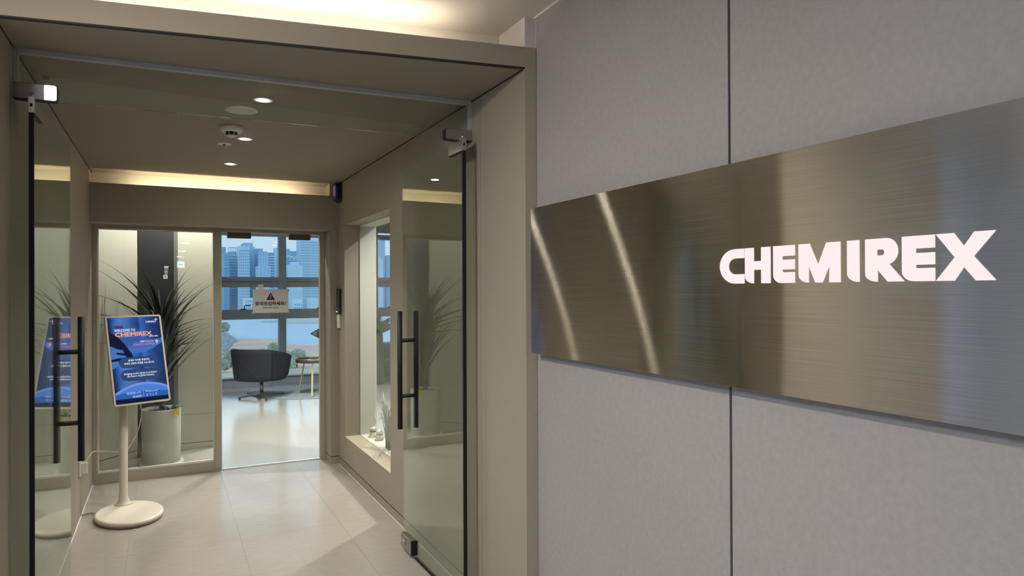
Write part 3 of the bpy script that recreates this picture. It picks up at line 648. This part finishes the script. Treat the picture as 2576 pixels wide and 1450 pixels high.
# ------------------------------------------------------------------ potted plant
PC = (-.038, 6.72)
pt = thing('potted_plant', 'tall spiky leaved plant in a white cylinder pot behind glass', 'plant', (*PC, 0))
MB().lathe((*PC, 0), [(.145, 0), (.150, .006), (.156, .474), (.152, .480), (.147, .478), (.145, .455), (.02, .452)], 48).build('pot', pot_m, pt)
MB().lathe((*PC, 0), [(.176, 0), (.178, .003), (.176, .014), (.16, .015)], 40).build('saucer', pot_m, pt)
MB().lathe((*PC, .440), [(.145, 0), (.144, .014), (.08, .022), (.01, .024)], 28).build('soil', soil_m, pt)
MB().tube([(PC[0]+.01, PC[1], .45), (PC[0]-.005, PC[1]+.01, .7), (PC[0]+.015, PC[1], .95), (PC[0]+.01, PC[1]-.005, 1.16)], [.026, .022, .02, .012], 10).build('stem', stem_m, pt)
def blade(L, wd, droop, seg=7):
    """A long folded blade along +X, arching down; droop: radians of bend from root to tip."""
    vs, fs = [], []; x = z = 0.
    for i in range(seg+1):
        s = i/seg; a = -droop*s**1.6
        if i: x += L/seg*math.cos(a); z += L/seg*math.sin(a)
        hw = wd*(.60 + .40*math.sin(math.pi*min(1, s*1.25+.12)))*(1 - s**1.8)*.5 + .0003
        vs += [(x, -hw, z + hw*.45), (x, 0, z), (x, hw, z + hw*.45)]
    for i in range(seg):
        a, b = 3*i, 3*i+3; fs += [(a, b, b+1, a+1), (a+1, b+1, b+2, a+2)]
    me = bpy.data.meshes.new('leaf'); me.from_pydata(vs, [], fs); me.materials.append(leaf_m)
    for p in me.polygons: p.use_smooth = True
    return me
blades = [blade(L, wd, dr) for L, wd, dr in ((.66, .062, .25), (.76, .060, .50), (.70, .054, .75), (.58, .062, .15), (.80, .058, .62), (.54, .052, .40), (.72, .050, .95))]
def put_leaf(me, x, y, z, az, el, sc, tw=0.):
    for _ in range(14):                     # keep every blade clear of the alcove walls and the partition
        K = Matrix.Translation((x, y, z)) @ Matrix.Rotation(az, 4, 'Z') @ Matrix.Rotation(-el, 4, 'Y') @ Matrix.Rotation(tw, 4, 'X') @ Matrix.Scale(sc, 4)
        pts = [K @ v.co for v in me.vertices]
        if all(6.255 < p.y < 7.08 and (p.y-6.26) - (p.x+.95)*1.110 < -.015 for p in pts): break
        el = min(el + .06, 1.5); sc *= .95
    else: return
    o = bpy.data.objects.new('leaf', me); COL.objects.link(o); o.parent = pt
    o.location = (x-PC[0], y-PC[1], z); o.rotation_euler = (tw, -el, az); o.scale = (sc,)*3
# azimuth 0 = +X (towards the door); the wall behind limits the reach at +Y
N = 125
for i in range(N):
    s = i/(N-1); z = .66 + .50*s + rnd.uniform(-.03, .03)
    az = i*2.39996 + rnd.uniform(-.25, .25); sy, cx_ = math.sin(az), math.cos(az)
    el = R(rnd.uniform(48, 66) + 20*s) if s > .55 else R(rnd.uniform(54, 76))
    if s > .93: el = R(rnd.uniform(74, 88))
    sc = rnd.uniform(.74, 1.0)*(.95 if s > .3 else 1.05)
    reach = .46*(1 if abs(sy) < .45 else 1.0)
    if sy > .25 or sy < -.55: el = max(el, R(rnd.uniform(66, 80))); sc *= .80
    if cx_ < -.5: sc *= .95
    put_leaf(blades[rnd.randrange(7)], PC[0] + .018*cx_, PC[1] + .018*sy, z, az, el, sc, rnd.uniform(-.3, .3))
for az, el, z, k, sc in ((198, 30, 1.12, 1, .95), (204, 46, 1.14, 4, .9), (210, 22, 1.06, 3, .92), (192, 58, 1.18, 1, .98), (216, 40, 1.10, 2, .85), (200, 12, 1.04, 5, 1.0), (188, 68, 1.18, 4, .95), (172, 52, 1.16, 1, .95), (176, 38, 1.12, 2, .98), (184, 44, 1.14, 3, .9), (186, 24, 1.10, 5, 1.0), (168, 60, 1.18, 4, .95), (5, 46, 1.14, 1, .72), (-6, 36, 1.10, 2, .75), (10, 58, 1.17, 4, .72), (-10, 28, 1.04, 3, .72), (2, 18, .98, 5, .8), (-14, 50, 1.0, 6, .7), (14, 38, .92, 6, .7)):
    put_leaf(blades[k], PC[0], PC[1], z, R(az), R(el), sc)
small = [blade(L, wd, dr, 5) for L, wd, dr in ((.13, .034, .9), (.10, .030, 1.2), (.15, .030, .7))]
for me in small: me.materials.clear(); me.materials.append(leaf2_m)
for i in range(22):
    a = rnd.uniform(0, 6.28); r0 = rnd.uniform(.0, .03)
    put_leaf(small[i % 3], PC[0]+.075+r0*math.cos(a), PC[1]-.05+r0*math.sin(a), .458, a, R(rnd.uniform(25, 70)), rnd.uniform(.7, 1.0))
tg = MB(); y_ = PC[1]-.125
tg.add([(PC[0]+.095, y_-.006, .482), (PC[0]+.135, y_+.025, .478), (PC[0]+.140, y_+.022, .425), (PC[0]+.118, y_-.004, .418), (PC[0]+.100, y_-.012, .436)], [(0, 1, 2, 3, 4)])
tg.build('tag', yellow_m, pt, label='yellow paper tag on the rim of the pot')

# ------------------------------------------------------------------ lounge shell and curtain wall
struct('ceiling', MB().box(-1.2, 8, 6.30, 11.6, 2.7, 2.8).box(1.6, 8, 2.4, 6.30, 2.7, 2.8).box(-1.2, 1.6, 6.26, 6.30, 2.7, 2.8), white_paint)
struct('wall_lounge_right', MB().box(8, 8.1, 2.4, 11.6, 0, 2.7).box(1.6, 8, 2.3, 2.4, 0, 2.7), cream)
struct('beam_window', MB().box(.44, 8, 11.30, 11.6, 2.490, 2.7), mat('grey_bulkhead', (.22, .23, .24), .6))
cw = root('window_4', (1.665, 11.5, 0))
MX = [.165+1.5*i for i in range(6)]
for x in MX[1:]:
    MB().box(x-.055, x+.055, 11.40, 11.56, 0, 2.490).build('mullion', win_frame, cw, bevel=.003)
    MB().box(x-.018, x+.018, 11.392, 11.401, 0, 2.490).build('mullion_cover', win_frame, cw)
for i in range(1, 5):
    a, b = MX[i]+.055, MX[i+1]-.055
    for z0, z1, y0 in ((0, .150, 11.40), (1.054, 1.207, 11.42), (1.558, 1.718, 11.42), (2.367, 2.444, 11.38)):
        MB().box(a, b, y0, 11.56, z0, z1).build('transom', win_frame, cw, bevel=.003)
    MB().box(a, b, 11.405, 11.42, 1.640, 1.646).build('transom_joint', dark_gap, cw)
    for z0, z1 in ((.150, 1.054), (1.207, 1.558), (1.718, 2.367), (2.444, 2.490)):
        MB().box(a, b, 11.47, 11.485, z0, z1).build('glass_pane', win_glass, cw)
    MB().box(a, b, 11.36, 11.40, .145, .165).build('sill', mat('pale_sill', (.55, .58, .62), .4), cw)
a, b = .44, MX[1]-.055
for z0, z1, y0 in ((0, .150, 11.40), (1.054, 1.207, 11.42), (1.558, 1.718, 11.42), (2.367, 2.444, 11.38)):
    MB().box(a, b, y0, 11.56, z0, z1).build('transom', win_frame, cw, bevel=.003)
MB().box(a, b, 11.405, 11.42, 1.640, 1.646).build('transom_joint', dark_gap, cw)
for z0, z1 in ((.150, 1.054), (1.207, 1.558), (1.718, 2.367), (2.444, 2.490)):
    MB().box(a, b, 11.47, 11.485, z0, z1).build('glass_pane', win_glass, cw)
MB().box(a, b, 11.36, 11.40, .145, .165).build('sill', mat('pale_sill', (.55, .58, .62), .4), cw)
for x in (1.09, 2.26, 3.45):
    MB().box(x-.055, x+.03, 11.39, 11.425, 1.205, 1.222).tube([(x, 11.40, 1.215), (x, 11.385, 1.262), (x+.02, 11.385, 1.272), (x+.09, 11.385, 1.268)], .008, 8).build('window_handle', black, cw)
for x in (.95, 1.30, 1.8, 2.3):
    MB().lathe((x, 11.372, 2.357), [(.012, 0), (.02, .006), (.02, .012)], 12).build('beam_fixing', win_frame, cw)

# lounge furniture
CH = Vector((1.194, 10.15, 0))
ch = thing('lounge_chair', 'charcoal swivel tub chair with its back to the glass door', 'chair', CH)
BA = R(236)   # azimuth of the middle of the back
def shell(z_bot, prof, r_in, n=40, span=R(132)):
    m = MB(); vs = []; k = len(prof)
    return m
def tub():
    m = MB(); n = 44; span = R(128); rows = 7; th = .055; vs = []; fs = []
    for i in range(n+1):
        f = (i/n - .5)*2; az = BA + f*span; ca, sa = math.cos(az), math.sin(az)
        top = .712 - .17*max(0, abs(f)-.25)**1.25/.75**1.25 - (.05 if abs(f) > .97 else 0)
        zb = .268 + .085*max(0, abs(f)-.30)
        for j in range(rows+1):
            s = j/rows; z = zb + (top-zb)*s
            r = .346 + .044*s**.8
            vs.append((CH.x + ca*r*1.03, CH.y + sa*r*1.03, z))
        for j in range(rows+1):
            s = 1 - j/rows; z = zb + (top-.012-zb)*s
            r = .346 + .044*s**.8 - th
            vs.append((CH.x + ca*r, CH.y + sa*r, z))
    k = 2*(rows+1)
    for i in range(n):
        for j in range(k):
            fs.append((i*k+j, (i+1)*k+j, (i+1)*k+(j+1) % k, i*k+(j+1) % k))
    m.add(vs, fs, True); m.f += [tuple(range(k))[::-1], tuple(n*k+j for j in range(k))]; m.sm += [False]*2
    return m
tub().build('backrest', charcoal, ch)
MB().lathe((CH.x, CH.y, .255), [(.27, 0), (.318, .010), (.343, .05), (.345, .085)], 44).build('seat_base', charcoal, ch)
MB().lathe((CH.x, CH.y, .33), [(.27, 0), (.275, .07), (.25, .105), (.12, .115)], 40).build('seat_cushion', charcoal, ch)
MB().tube([(CH.x, CH.y, .05), (CH.x, CH.y, .262)], .026, 20).build('pedestal', bronze, ch)
for ang, ln_ in ((R(176), .305), (R(-84), .275), (R(30), .365), (R(96), .28)):
    d_ = Vector((math.cos(ang), math.sin(ang), 0)); s_ = Vector((-d_.y, d_.x, 0))
    m = MB(); c1 = CH + d_*.015; c2 = CH + d_*ln_
    m.add([c1 + s_*.02 + Vector((0, 0, .045)), c1 - s_*.02 + Vector((0, 0, .045)), c2 - s_*.016 + Vector((0, 0, .010)), c2 + s_*.016 + Vector((0, 0, .010)),
           c1 + s_*.02 + Vector((0, 0, .085)), c1 - s_*.02 + Vector((0, 0, .085)), c2 - s_*.016 + Vector((0, 0, .034)), c2 + s_*.016 + Vector((0, 0, .034))],
          [(0,3,2,1),(4,5,6,7),(0,1,5,4),(1,2,6,5),(2,3,7,6),(3,0,4,7)])
    m.build('base_spoke', bronze, ch, bevel=.004)
    on_rug = (c2.xy - Vector((1.97, 10.63))).length < .94
    MB().lathe((c2.x-d_.x*.02, c2.y-d_.y*.02, .0105 if on_rug else 0.), [(.012, 0), (.012, .006 if on_rug else .012)], 10).build('glide', rubber, ch)
RC = (1.97, 10.63)
tag(MB().lathe((*RC, 0), [(.915, 0), (.92, .004), (.918, .009), (.90, .010)], 72).build('round_rug', rug_m), 'round blue-grey rug under the side table on the lounge floor', 'rug')
TC = Vector((1.883, 10.02, .010))
tb = thing('side_table', 'round dark tray side table with slim pale metal legs on the rug', 'table', TC)
MB().lathe((TC.x, TC.y, .482), [(.238, 0), (.246, .004), (.248, .05), (.244, .052), (.240, .050), (.238, .012), (.02, .0125)], 56).build('tray_top', tray_m, tb)
MB().tube([(TC.x+.2465*math.cos(R(a)), TC.y+.2465*math.sin(R(a)), .5345) for a in range(0, 361, 8)], .0025, 6, False).build('rim_band', mat('pale_rim', (.5, .5, .52), .3, .6), tb)
feet = [Vector((1.706, 10.18, .010)), Vector((1.825, 9.83, .010)), Vector((2.118, 10.05, .010))]
for f_ in feet:
    tp = TC.lerp(f_, .62); tp.z = .484
    d_ = (f_-TC).normalized(); s_ = Vector((-d_.y, d_.x, 0))*.011
    def bar(p, q, m, hh=.011, vert=True):
        dd = (q-p).normalized(); sd = Vector((-d_.y, d_.x, 0))*.011; uu = dd.cross(sd).normalized()*hh*.5
        m.add([p+sd+uu, p-sd+uu, p-sd-uu, p+sd-uu, q+sd+uu, q-sd+uu, q-sd-uu, q+sd-uu], [(0,1,2,3),(7,6,5,4),(0,4,5,1),(1,5,6,2),(2,6,7,3),(3,7,4,0)]); return m
    bar(f_+Vector((0, 0, .008)), tp, MB()).build('leg', gold, tb)
    bar(f_+Vector((0, 0, .0065)), Vector((TC.x, TC.y, .0165)), MB()).build('base_bar', gold, tb)
for k, (x, y, lab) in enumerate(((1.80, 9.93, 'small white dish on the side table tray, the one nearer the chair'), (1.965, 9.96, 'small white dish on the side table tray, the one away from the chair'))):
    o = MB().lathe((x, y, .4948), [(.018, 0), (.030, .012), (.034, .030), (.030, .030), (.024, .014), (.004, .012)], 20).build('small_dish', ceramic); tag(o, lab, 'dish', 'white dishes on the side table')
# tall planter with a palm, low cabinet: seen through the niche
pp = thing('potted_palm', 'arching palm in a tall dark planter in the lounge, seen through the niche', 'plant', (3.0, 10.75, 0))
MB().lathe((3.0, 10.75, 0), [(.110, 0), (.113, .01), (.112, .55), (.105, .80), (.10, .80), (.09, .76), (.01, .755)], 32).build('planter', dark_pot, pp)
def frond(L, droop, seg=12):
    m = MB(); x = z = 0.; px = []
    for i in range(seg+1):
        s = i/seg; a = -droop*s**1.3
        if i: x += L/seg*math.cos(a); z += L/seg*math.sin(a)
        px.append((x, z, a))
    m.tube([(a, 0, b) for a, b, c in px], [.006*(1-.85*i/seg) for i in range(seg+1)], 5)
    for i in range(1, seg+1):
        for k in range(2):
            for sg in (1, -1):
                a, b, c = px[i]; b_ = px[i-1]; a = a*(1-k*.5) + b_[0]*k*.5; b = b*(1-k*.5) + b_[1]*k*.5
                l = .20*math.sin(math.pi*(.15+.8*i/seg)); p = Vector((a, 0, b)); q_ = p + Vector((.55*l, sg*.75*l, -.35*l))
                w_ = Vector((.012, 0, .004)); m.add([p-w_*.5, p+w_*.5, (p+q_)/2 + w_*.6 + Vector((0, 0, .02)), q_, (p+q_)/2 - w_*.6 + Vector((0, 0, .02))], [(0, 1, 2, 3, 4)], True)
    return m.mesh('frond')
fr_m = [frond(.62, 1.2), frond(.52, .9), frond(.66, 1.6)]
for me in fr_m: me.materials.append(palm_m)
for i in range(17):
    o = bpy.data.objects.new('frond', fr_m[i % 3]); COL.objects.link(o); o.parent = pp; o.location = (0, 0, .76); o.rotation_euler = (0, -R(rnd.uniform(35, 82)), i*2.4)
    o.scale = (rnd.uniform(.68, .85),)*3
cb = thing('open_cabinet', 'low dark open shelf unit beside the tall planter by the lounge window', 'cabinet', (3.3, 11.1, 0))
for a in (3.16, 3.70): MB().box(a, a+.03, 10.95, 11.30, 0, .62).build('side_panel', cabinet_m, cb)
for z in (.05, .32, .60): MB().box(3.19, 3.70, 10.95, 11.30, z, z+.03).build('shelf', cabinet_m, cb)
MB().box(3.19, 3.70, 11.28, 11.30, .08, .60).build('back_panel', cabinet_m, cb)
# lounge lamps
for k, (x, y, lab) in enumerate(((1.1, 7.7, 'recessed lounge downlight just beyond the sliding door'), (2.6, 7.7, 'recessed lounge downlight between the sliding door and the far wall'), (1.2, 8.6, 'recessed lounge downlight in front of the tub chair'), (2.4, 5.4, 'recessed lounge downlight behind the niche'))):
    r = thing('ceiling_downlight', lab, 'downlight', (x, y, 2.70))
    MB().lathe((x, y, 2.694), [(.05, 0), (.05, .006)], 28).build('trim_ring', white_plastic, r)
    MB().lathe((x, y, 2.692), [(.035, 0), (.035, .003)], 24).build('lens', emit('lounge_lens', (1, .95, .85), 20), r)
    lamp('downlight_beam', 'SPOT', (x, y, 2.68), P_LOUNGE, (1, .96, .90), r, (x, y, 0), spot_size=R(120), spot_blend=.5, shadow_soft_size=.03)

# ------------------------------------------------------------------ sign on the lobby wall
XS = 1.327; SY0, SY1, SZ0, SZ1 = -.35, 2.452, 1.2425, 1.8305
sg = thing('wall_sign', 'long brushed steel sign plate with glowing letters on the grey wall', 'sign', (XS, 1.0, SZ0))
MB().box(XS, XS+.006, SY0, SY1, SZ0, SZ1).build('plate', steel, sg, bevel=.0008)
MB().box(XS+.006, XP, SY0+.12, SY1-.12, SZ0+.10, SZ1-.10).build('mounting_frame', dark_gap, sg)
LET = emit('letter_glow', (1.0, .87, .87), 1.0); LETS = emit('letter_side_glow', (1.0, .72, .62), .9)
def arcpts(cx, cy, rx, ry, a0, a1, n=7): return [(cx + rx*math.cos(R(a0+(a1-a0)*k/n)), cy + ry*math.sin(R(a0+(a1-a0)*k/n))) for k in range(n+1)]
def foot(w, h): return arcpts(w, h, w, h, 180, 270)      # rounded lower left corner
GL = {
 'C': [arcpts(.62, .52, .62, .52, 180, 270)[::1] + [(1, 0), (1, .27), (.72, .27)] + arcpts(.66, .50, .29, .235, 270, 180)[1:] + arcpts(.66, .52, .29, .21, 180, 90)[1:] + [(1, .73), (1, 1), (.62, 1)] + arcpts(.62, .50, .62, .50, 90, 180)[1:-1]],
 'H': [foot(.35, .20) + [(.35, .38), (.65, .38), (.65, 0), (1, 0), (1, 1), (.65, 1), (.65, .62), (.35, .62), (.35, 1), (0, 1)]],
 'E': [foot(.38, .22) + [(1, 0), (1, .285), (.50, .285), (.43, .30), (.43, .36), (1, .36), (1, .62), (.43, .62), (.43, .72), (1, .72), (1, 1), (0, 1)]],
 'M': [foot(.25, .20) + [(.25, .45), (.415, 0), (.585, 0), (.755, .44), (.745, 0), (1, 0), (1, 1), (.68, 1), (.483, .45), (.276, 1), (0, 1)]],
 'I': [foot(1.0, .20) + [(1, 1), (0, 1)]],
 'R': [foot(.325, .18) + [(.325, .28), (.585, 0), (1, 0), (.625, .40)] + arcpts(.56, .70, .285, .30, -60, 90, 9) + [(0, 1)],
       [(.31, .61), (.31, .745), (.45, .745)] + arcpts(.45, .677, .055, .068, 90, -90, 6)],
 'X': [[(0, 1), (.315, 1), (.485, .715), (.655, 1), (1, 1), (.645, .50), (1, 0), (.68, 0), (.485, .285), (.325, 0), (0, 0), (.33, .49)]],
}
spans = (('C', 1.381, 1.295), ('H', 1.292, 1.21), ('E', 1.201, 1.137), ('M', 1.126, 1.015), ('I', 0.998, 0.969), ('R', 0.955, 0.869), ('E', 0.874, 0.808), ('X', 0.806, 0.699))
LZ0, LZ1, LX = 1.5140, 1.6040, 1.3260
spans = [(c, a*1.326/1.3215, b*1.326/1.3215) for c, a, b in spans]
for ch_, ya_, yb_ in spans:
    me = poly_mesh(GL[ch_], .0016)
    K = Matrix(((0, 0, -1, LX+.0002), (yb_-ya_, 0, 0, ya_), (0, LZ1-LZ0, 0, LZ0), (0, 0, 0, 1)))
    me.transform(Matrix.Translation(-sg.location) @ K); link('letter', me, LET, sg)

# ------------------------------------------------------------------ lobby lamps out of view, the panels added
cool = (.80, .88, 1.0)
pm = emit('added_cool_panel', cool, S_PANEL)  # unseen panels, added to light the sign wall and header
for k, (x, y, lab) in enumerate(((-2.1, 1.2, 'unseen square cool white panel added in the lobby near the portal'), (-2.1, -2.4, 'unseen square cool white panel added farther back in the lobby'))):
    r = thing('added_panel_light', lab, 'ceiling light', (x, y, ZLOB))
    MB().box(x-.31, x+.31, y-.31, y+.31, ZLOB-.006, ZLOB).build('frame', white_plastic, r)
    MB().box(x-.29, x+.29, y-.29, y+.29, ZLOB-.009, ZLOB-.006).build('diffuser', pm, r)
hm = emit('hall_lamp', (.95, .98, 1.0), 26)
for k, (x, y) in enumerate(((.41, -5.4), (.40, -9.0), (.41, -12.5), (.02, -22.6), (.02, -24.5), (.02, -27.4), (.02, -30.8), (.02, -34.4), (.02, -38.3))):
    o = MB().lathe((x, y, ZLOB-.012), [(.085, 0), (.09, .012)], 20).build('hall_lamp', hm); tag(o, 'round white hall lamp reflected in the partition glass', 'ceiling light', 'hall lamps')
for x, y, z, q, lab in ((.37, -8.6, 2.24, .62, 'lit exit sign hanging in the hall, nearer of the two'), (-.02, -36.6, 2.42, .85, 'lit exit sign hanging deep in the hall')):
    r = thing('exit_sign', lab, 'sign', (x, y, z))
    MB().box(x-.15*q, x+.15*q, y-.03, y, z-.14*q, z+.14*q).build('case', emit('exit_sign_face', (.75, .95, .95), 7.0), r)
    MB().box(x-.01, x+.01, y-.02, y-.01, z+.14*q, ZLOB).build('hanger', white_plastic, r)
    MB().prism([(x+a*q, y+.001, z+b*q) for a, b in ((-.09, 0), (-.03, .06), (-.03, .02), (.08, .02), (.08, -.02), (-.03, -.02), (-.03, -.06))], (0, .002, 0)).build('arrow', emit('exit_green', (.10, .55, .40), 2.0), r)
SPX, SPY = -.9, 1.6
lamp_l = thing('ceiling_spotlight', 'small warm spotlight in the lobby ceiling facing the portal', 'spotlight', (SPX, SPY, ZLOB))
MB().lathe((SPX, SPY, ZLOB-.005), [(.045, 0), (.048, .005)], 24).build('trim_ring', white_plastic, lamp_l)
lamp('spot_beam', 'SPOT', (SPX, SPY, ZLOB-.015), P_LOBBY, (1, .86, .66), lamp_l, (-.2, 1.9, .6), spot_size=R(160), spot_blend=.9, shadow_soft_size=.03)

# ------------------------------------------------------------------ outside
ZG = -18.5
struct('sea', MB().box(-1500, 2500, 150, 3500, ZG-2, ZG), sea_m)
struct('land_near', MB().zprism([(-400, 380), (11, 362), (24, 350), (25, 322), (27, 305), (33, 303), (41, 293), (40, 264), (44, 255), (50, 254), (74, 236), (160, 230), (400, 200), (400, 40), (-400, 40)], ZG-2, ZG+.3), sand_m)
struct('lawn', MB().zprism([(-200, 182), (14, 178), (40, 172), (60, 176), (200, 170), (200, 60), (-200, 60)], ZG+.3, ZG+.5), grass_m)
struct('land_spit', MB().zprism([(54, 457), (58, 476), (66, 475), (70, 460), (64, 450)], ZG-1, ZG+.8).zprism([(65, 432), (72, 500), (99, 507), (122, 484), (300, 480), (300, 400), (82, 422)], ZG-1, ZG+.3), shore_m)
struct('land_far', MB().box(-600, 900, 900, 1000, ZG-1, ZG+1).box(-600, 900, 575, 900, ZG-1, ZG+.6), shore_m)
struct('land_bank', MB().zprism([(-60, 410), (23, 402), (25.3, 347), (24.8, 300), (23.5, 282), (20, 259), (15.5, 234), (-60, 225)], ZG-1, ZG+.45), rock_m)
rk = MB()
for i in range(900):
    y = 228 + 170*rnd.random()**1.3; edge = 25.0 if y > 290 else 25.0 - (290-y)*.155
    x = edge - .3 - 16*rnd.random()**1.5
    if (x-24)**2 + (y-345)**2 < 25: continue
    k = rnd.uniform(.35, .85); rk.lathe((x, y, ZG+.4), [(k, 0), (k*1.05, k*.4), (k*.6, k*rnd.uniform(.8, 1.1)), (k*.1, k*1.15)], 5, (1, rnd.uniform(.7, 1.3)), rnd.uniform(0, 3), False)
ro_ = rk.build('shore_rocks', rock_m); ro_['kind'] = 'stuff'; ro_['label'] = 'blue-grey rock bank at the water edge'; ro_['category'] = 'rocks'

def tower(x0, x1, zt, y, body, style, label, dep=26, step=2.7, crown=None):
    cx = (x0+x1)/2; r = thing('tower_block', label, 'building', (cx, y, ZG))
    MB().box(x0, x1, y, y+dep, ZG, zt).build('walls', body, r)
    m = MB(); n = int((zt-ZG)/step)
    if style == 'bands':
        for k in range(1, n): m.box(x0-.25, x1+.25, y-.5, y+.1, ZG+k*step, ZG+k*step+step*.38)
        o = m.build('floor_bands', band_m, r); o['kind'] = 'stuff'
    elif style == 'grid':
        cols = max(3, int((x1-x0)/1.5)); cw_ = (x1-x0)/cols
        for k in range(1, n):
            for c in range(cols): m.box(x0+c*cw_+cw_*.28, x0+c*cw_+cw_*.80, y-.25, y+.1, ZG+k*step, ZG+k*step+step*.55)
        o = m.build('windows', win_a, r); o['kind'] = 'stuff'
    elif style == 'fins':
        cols = max(3, int((x1-x0)/2.2)); cw_ = (x1-x0)/cols
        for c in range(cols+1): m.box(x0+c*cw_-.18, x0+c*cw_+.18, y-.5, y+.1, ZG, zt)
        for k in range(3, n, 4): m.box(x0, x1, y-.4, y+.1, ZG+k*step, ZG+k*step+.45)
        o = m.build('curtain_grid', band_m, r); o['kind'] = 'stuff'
    if crown == 'box':
        MB().box(x0+(x1-x0)*.25, x1-(x1-x0)*.2, y+2, y+10, zt, zt+2.2).build('penthouse', body, r)
    elif crown == 'lattice':
        m = MB()
        m.box(x0, x1, y, y+.8, zt+3.6, zt+4.3)
        for k in range(7): a = x0 + (x1-x0-.5)*k/6; m.box(a, a+.5, y, y+.8, zt, zt+3.6)
        m.build('roof_lattice', body, r)
    elif crown == 'lights':
        m = MB()
        for k in range(9): a = x0 + (x1-x0)*k/9; zz = zt-6.5+rnd.uniform(-2.2, 2.2); m.box(a, a+1.8, y-.6, y-.3, zz, zz+.6)
        m.build('crown_lamps', emit('crown_lamp', (.8, 1, .85), 1.0), r)
    return r
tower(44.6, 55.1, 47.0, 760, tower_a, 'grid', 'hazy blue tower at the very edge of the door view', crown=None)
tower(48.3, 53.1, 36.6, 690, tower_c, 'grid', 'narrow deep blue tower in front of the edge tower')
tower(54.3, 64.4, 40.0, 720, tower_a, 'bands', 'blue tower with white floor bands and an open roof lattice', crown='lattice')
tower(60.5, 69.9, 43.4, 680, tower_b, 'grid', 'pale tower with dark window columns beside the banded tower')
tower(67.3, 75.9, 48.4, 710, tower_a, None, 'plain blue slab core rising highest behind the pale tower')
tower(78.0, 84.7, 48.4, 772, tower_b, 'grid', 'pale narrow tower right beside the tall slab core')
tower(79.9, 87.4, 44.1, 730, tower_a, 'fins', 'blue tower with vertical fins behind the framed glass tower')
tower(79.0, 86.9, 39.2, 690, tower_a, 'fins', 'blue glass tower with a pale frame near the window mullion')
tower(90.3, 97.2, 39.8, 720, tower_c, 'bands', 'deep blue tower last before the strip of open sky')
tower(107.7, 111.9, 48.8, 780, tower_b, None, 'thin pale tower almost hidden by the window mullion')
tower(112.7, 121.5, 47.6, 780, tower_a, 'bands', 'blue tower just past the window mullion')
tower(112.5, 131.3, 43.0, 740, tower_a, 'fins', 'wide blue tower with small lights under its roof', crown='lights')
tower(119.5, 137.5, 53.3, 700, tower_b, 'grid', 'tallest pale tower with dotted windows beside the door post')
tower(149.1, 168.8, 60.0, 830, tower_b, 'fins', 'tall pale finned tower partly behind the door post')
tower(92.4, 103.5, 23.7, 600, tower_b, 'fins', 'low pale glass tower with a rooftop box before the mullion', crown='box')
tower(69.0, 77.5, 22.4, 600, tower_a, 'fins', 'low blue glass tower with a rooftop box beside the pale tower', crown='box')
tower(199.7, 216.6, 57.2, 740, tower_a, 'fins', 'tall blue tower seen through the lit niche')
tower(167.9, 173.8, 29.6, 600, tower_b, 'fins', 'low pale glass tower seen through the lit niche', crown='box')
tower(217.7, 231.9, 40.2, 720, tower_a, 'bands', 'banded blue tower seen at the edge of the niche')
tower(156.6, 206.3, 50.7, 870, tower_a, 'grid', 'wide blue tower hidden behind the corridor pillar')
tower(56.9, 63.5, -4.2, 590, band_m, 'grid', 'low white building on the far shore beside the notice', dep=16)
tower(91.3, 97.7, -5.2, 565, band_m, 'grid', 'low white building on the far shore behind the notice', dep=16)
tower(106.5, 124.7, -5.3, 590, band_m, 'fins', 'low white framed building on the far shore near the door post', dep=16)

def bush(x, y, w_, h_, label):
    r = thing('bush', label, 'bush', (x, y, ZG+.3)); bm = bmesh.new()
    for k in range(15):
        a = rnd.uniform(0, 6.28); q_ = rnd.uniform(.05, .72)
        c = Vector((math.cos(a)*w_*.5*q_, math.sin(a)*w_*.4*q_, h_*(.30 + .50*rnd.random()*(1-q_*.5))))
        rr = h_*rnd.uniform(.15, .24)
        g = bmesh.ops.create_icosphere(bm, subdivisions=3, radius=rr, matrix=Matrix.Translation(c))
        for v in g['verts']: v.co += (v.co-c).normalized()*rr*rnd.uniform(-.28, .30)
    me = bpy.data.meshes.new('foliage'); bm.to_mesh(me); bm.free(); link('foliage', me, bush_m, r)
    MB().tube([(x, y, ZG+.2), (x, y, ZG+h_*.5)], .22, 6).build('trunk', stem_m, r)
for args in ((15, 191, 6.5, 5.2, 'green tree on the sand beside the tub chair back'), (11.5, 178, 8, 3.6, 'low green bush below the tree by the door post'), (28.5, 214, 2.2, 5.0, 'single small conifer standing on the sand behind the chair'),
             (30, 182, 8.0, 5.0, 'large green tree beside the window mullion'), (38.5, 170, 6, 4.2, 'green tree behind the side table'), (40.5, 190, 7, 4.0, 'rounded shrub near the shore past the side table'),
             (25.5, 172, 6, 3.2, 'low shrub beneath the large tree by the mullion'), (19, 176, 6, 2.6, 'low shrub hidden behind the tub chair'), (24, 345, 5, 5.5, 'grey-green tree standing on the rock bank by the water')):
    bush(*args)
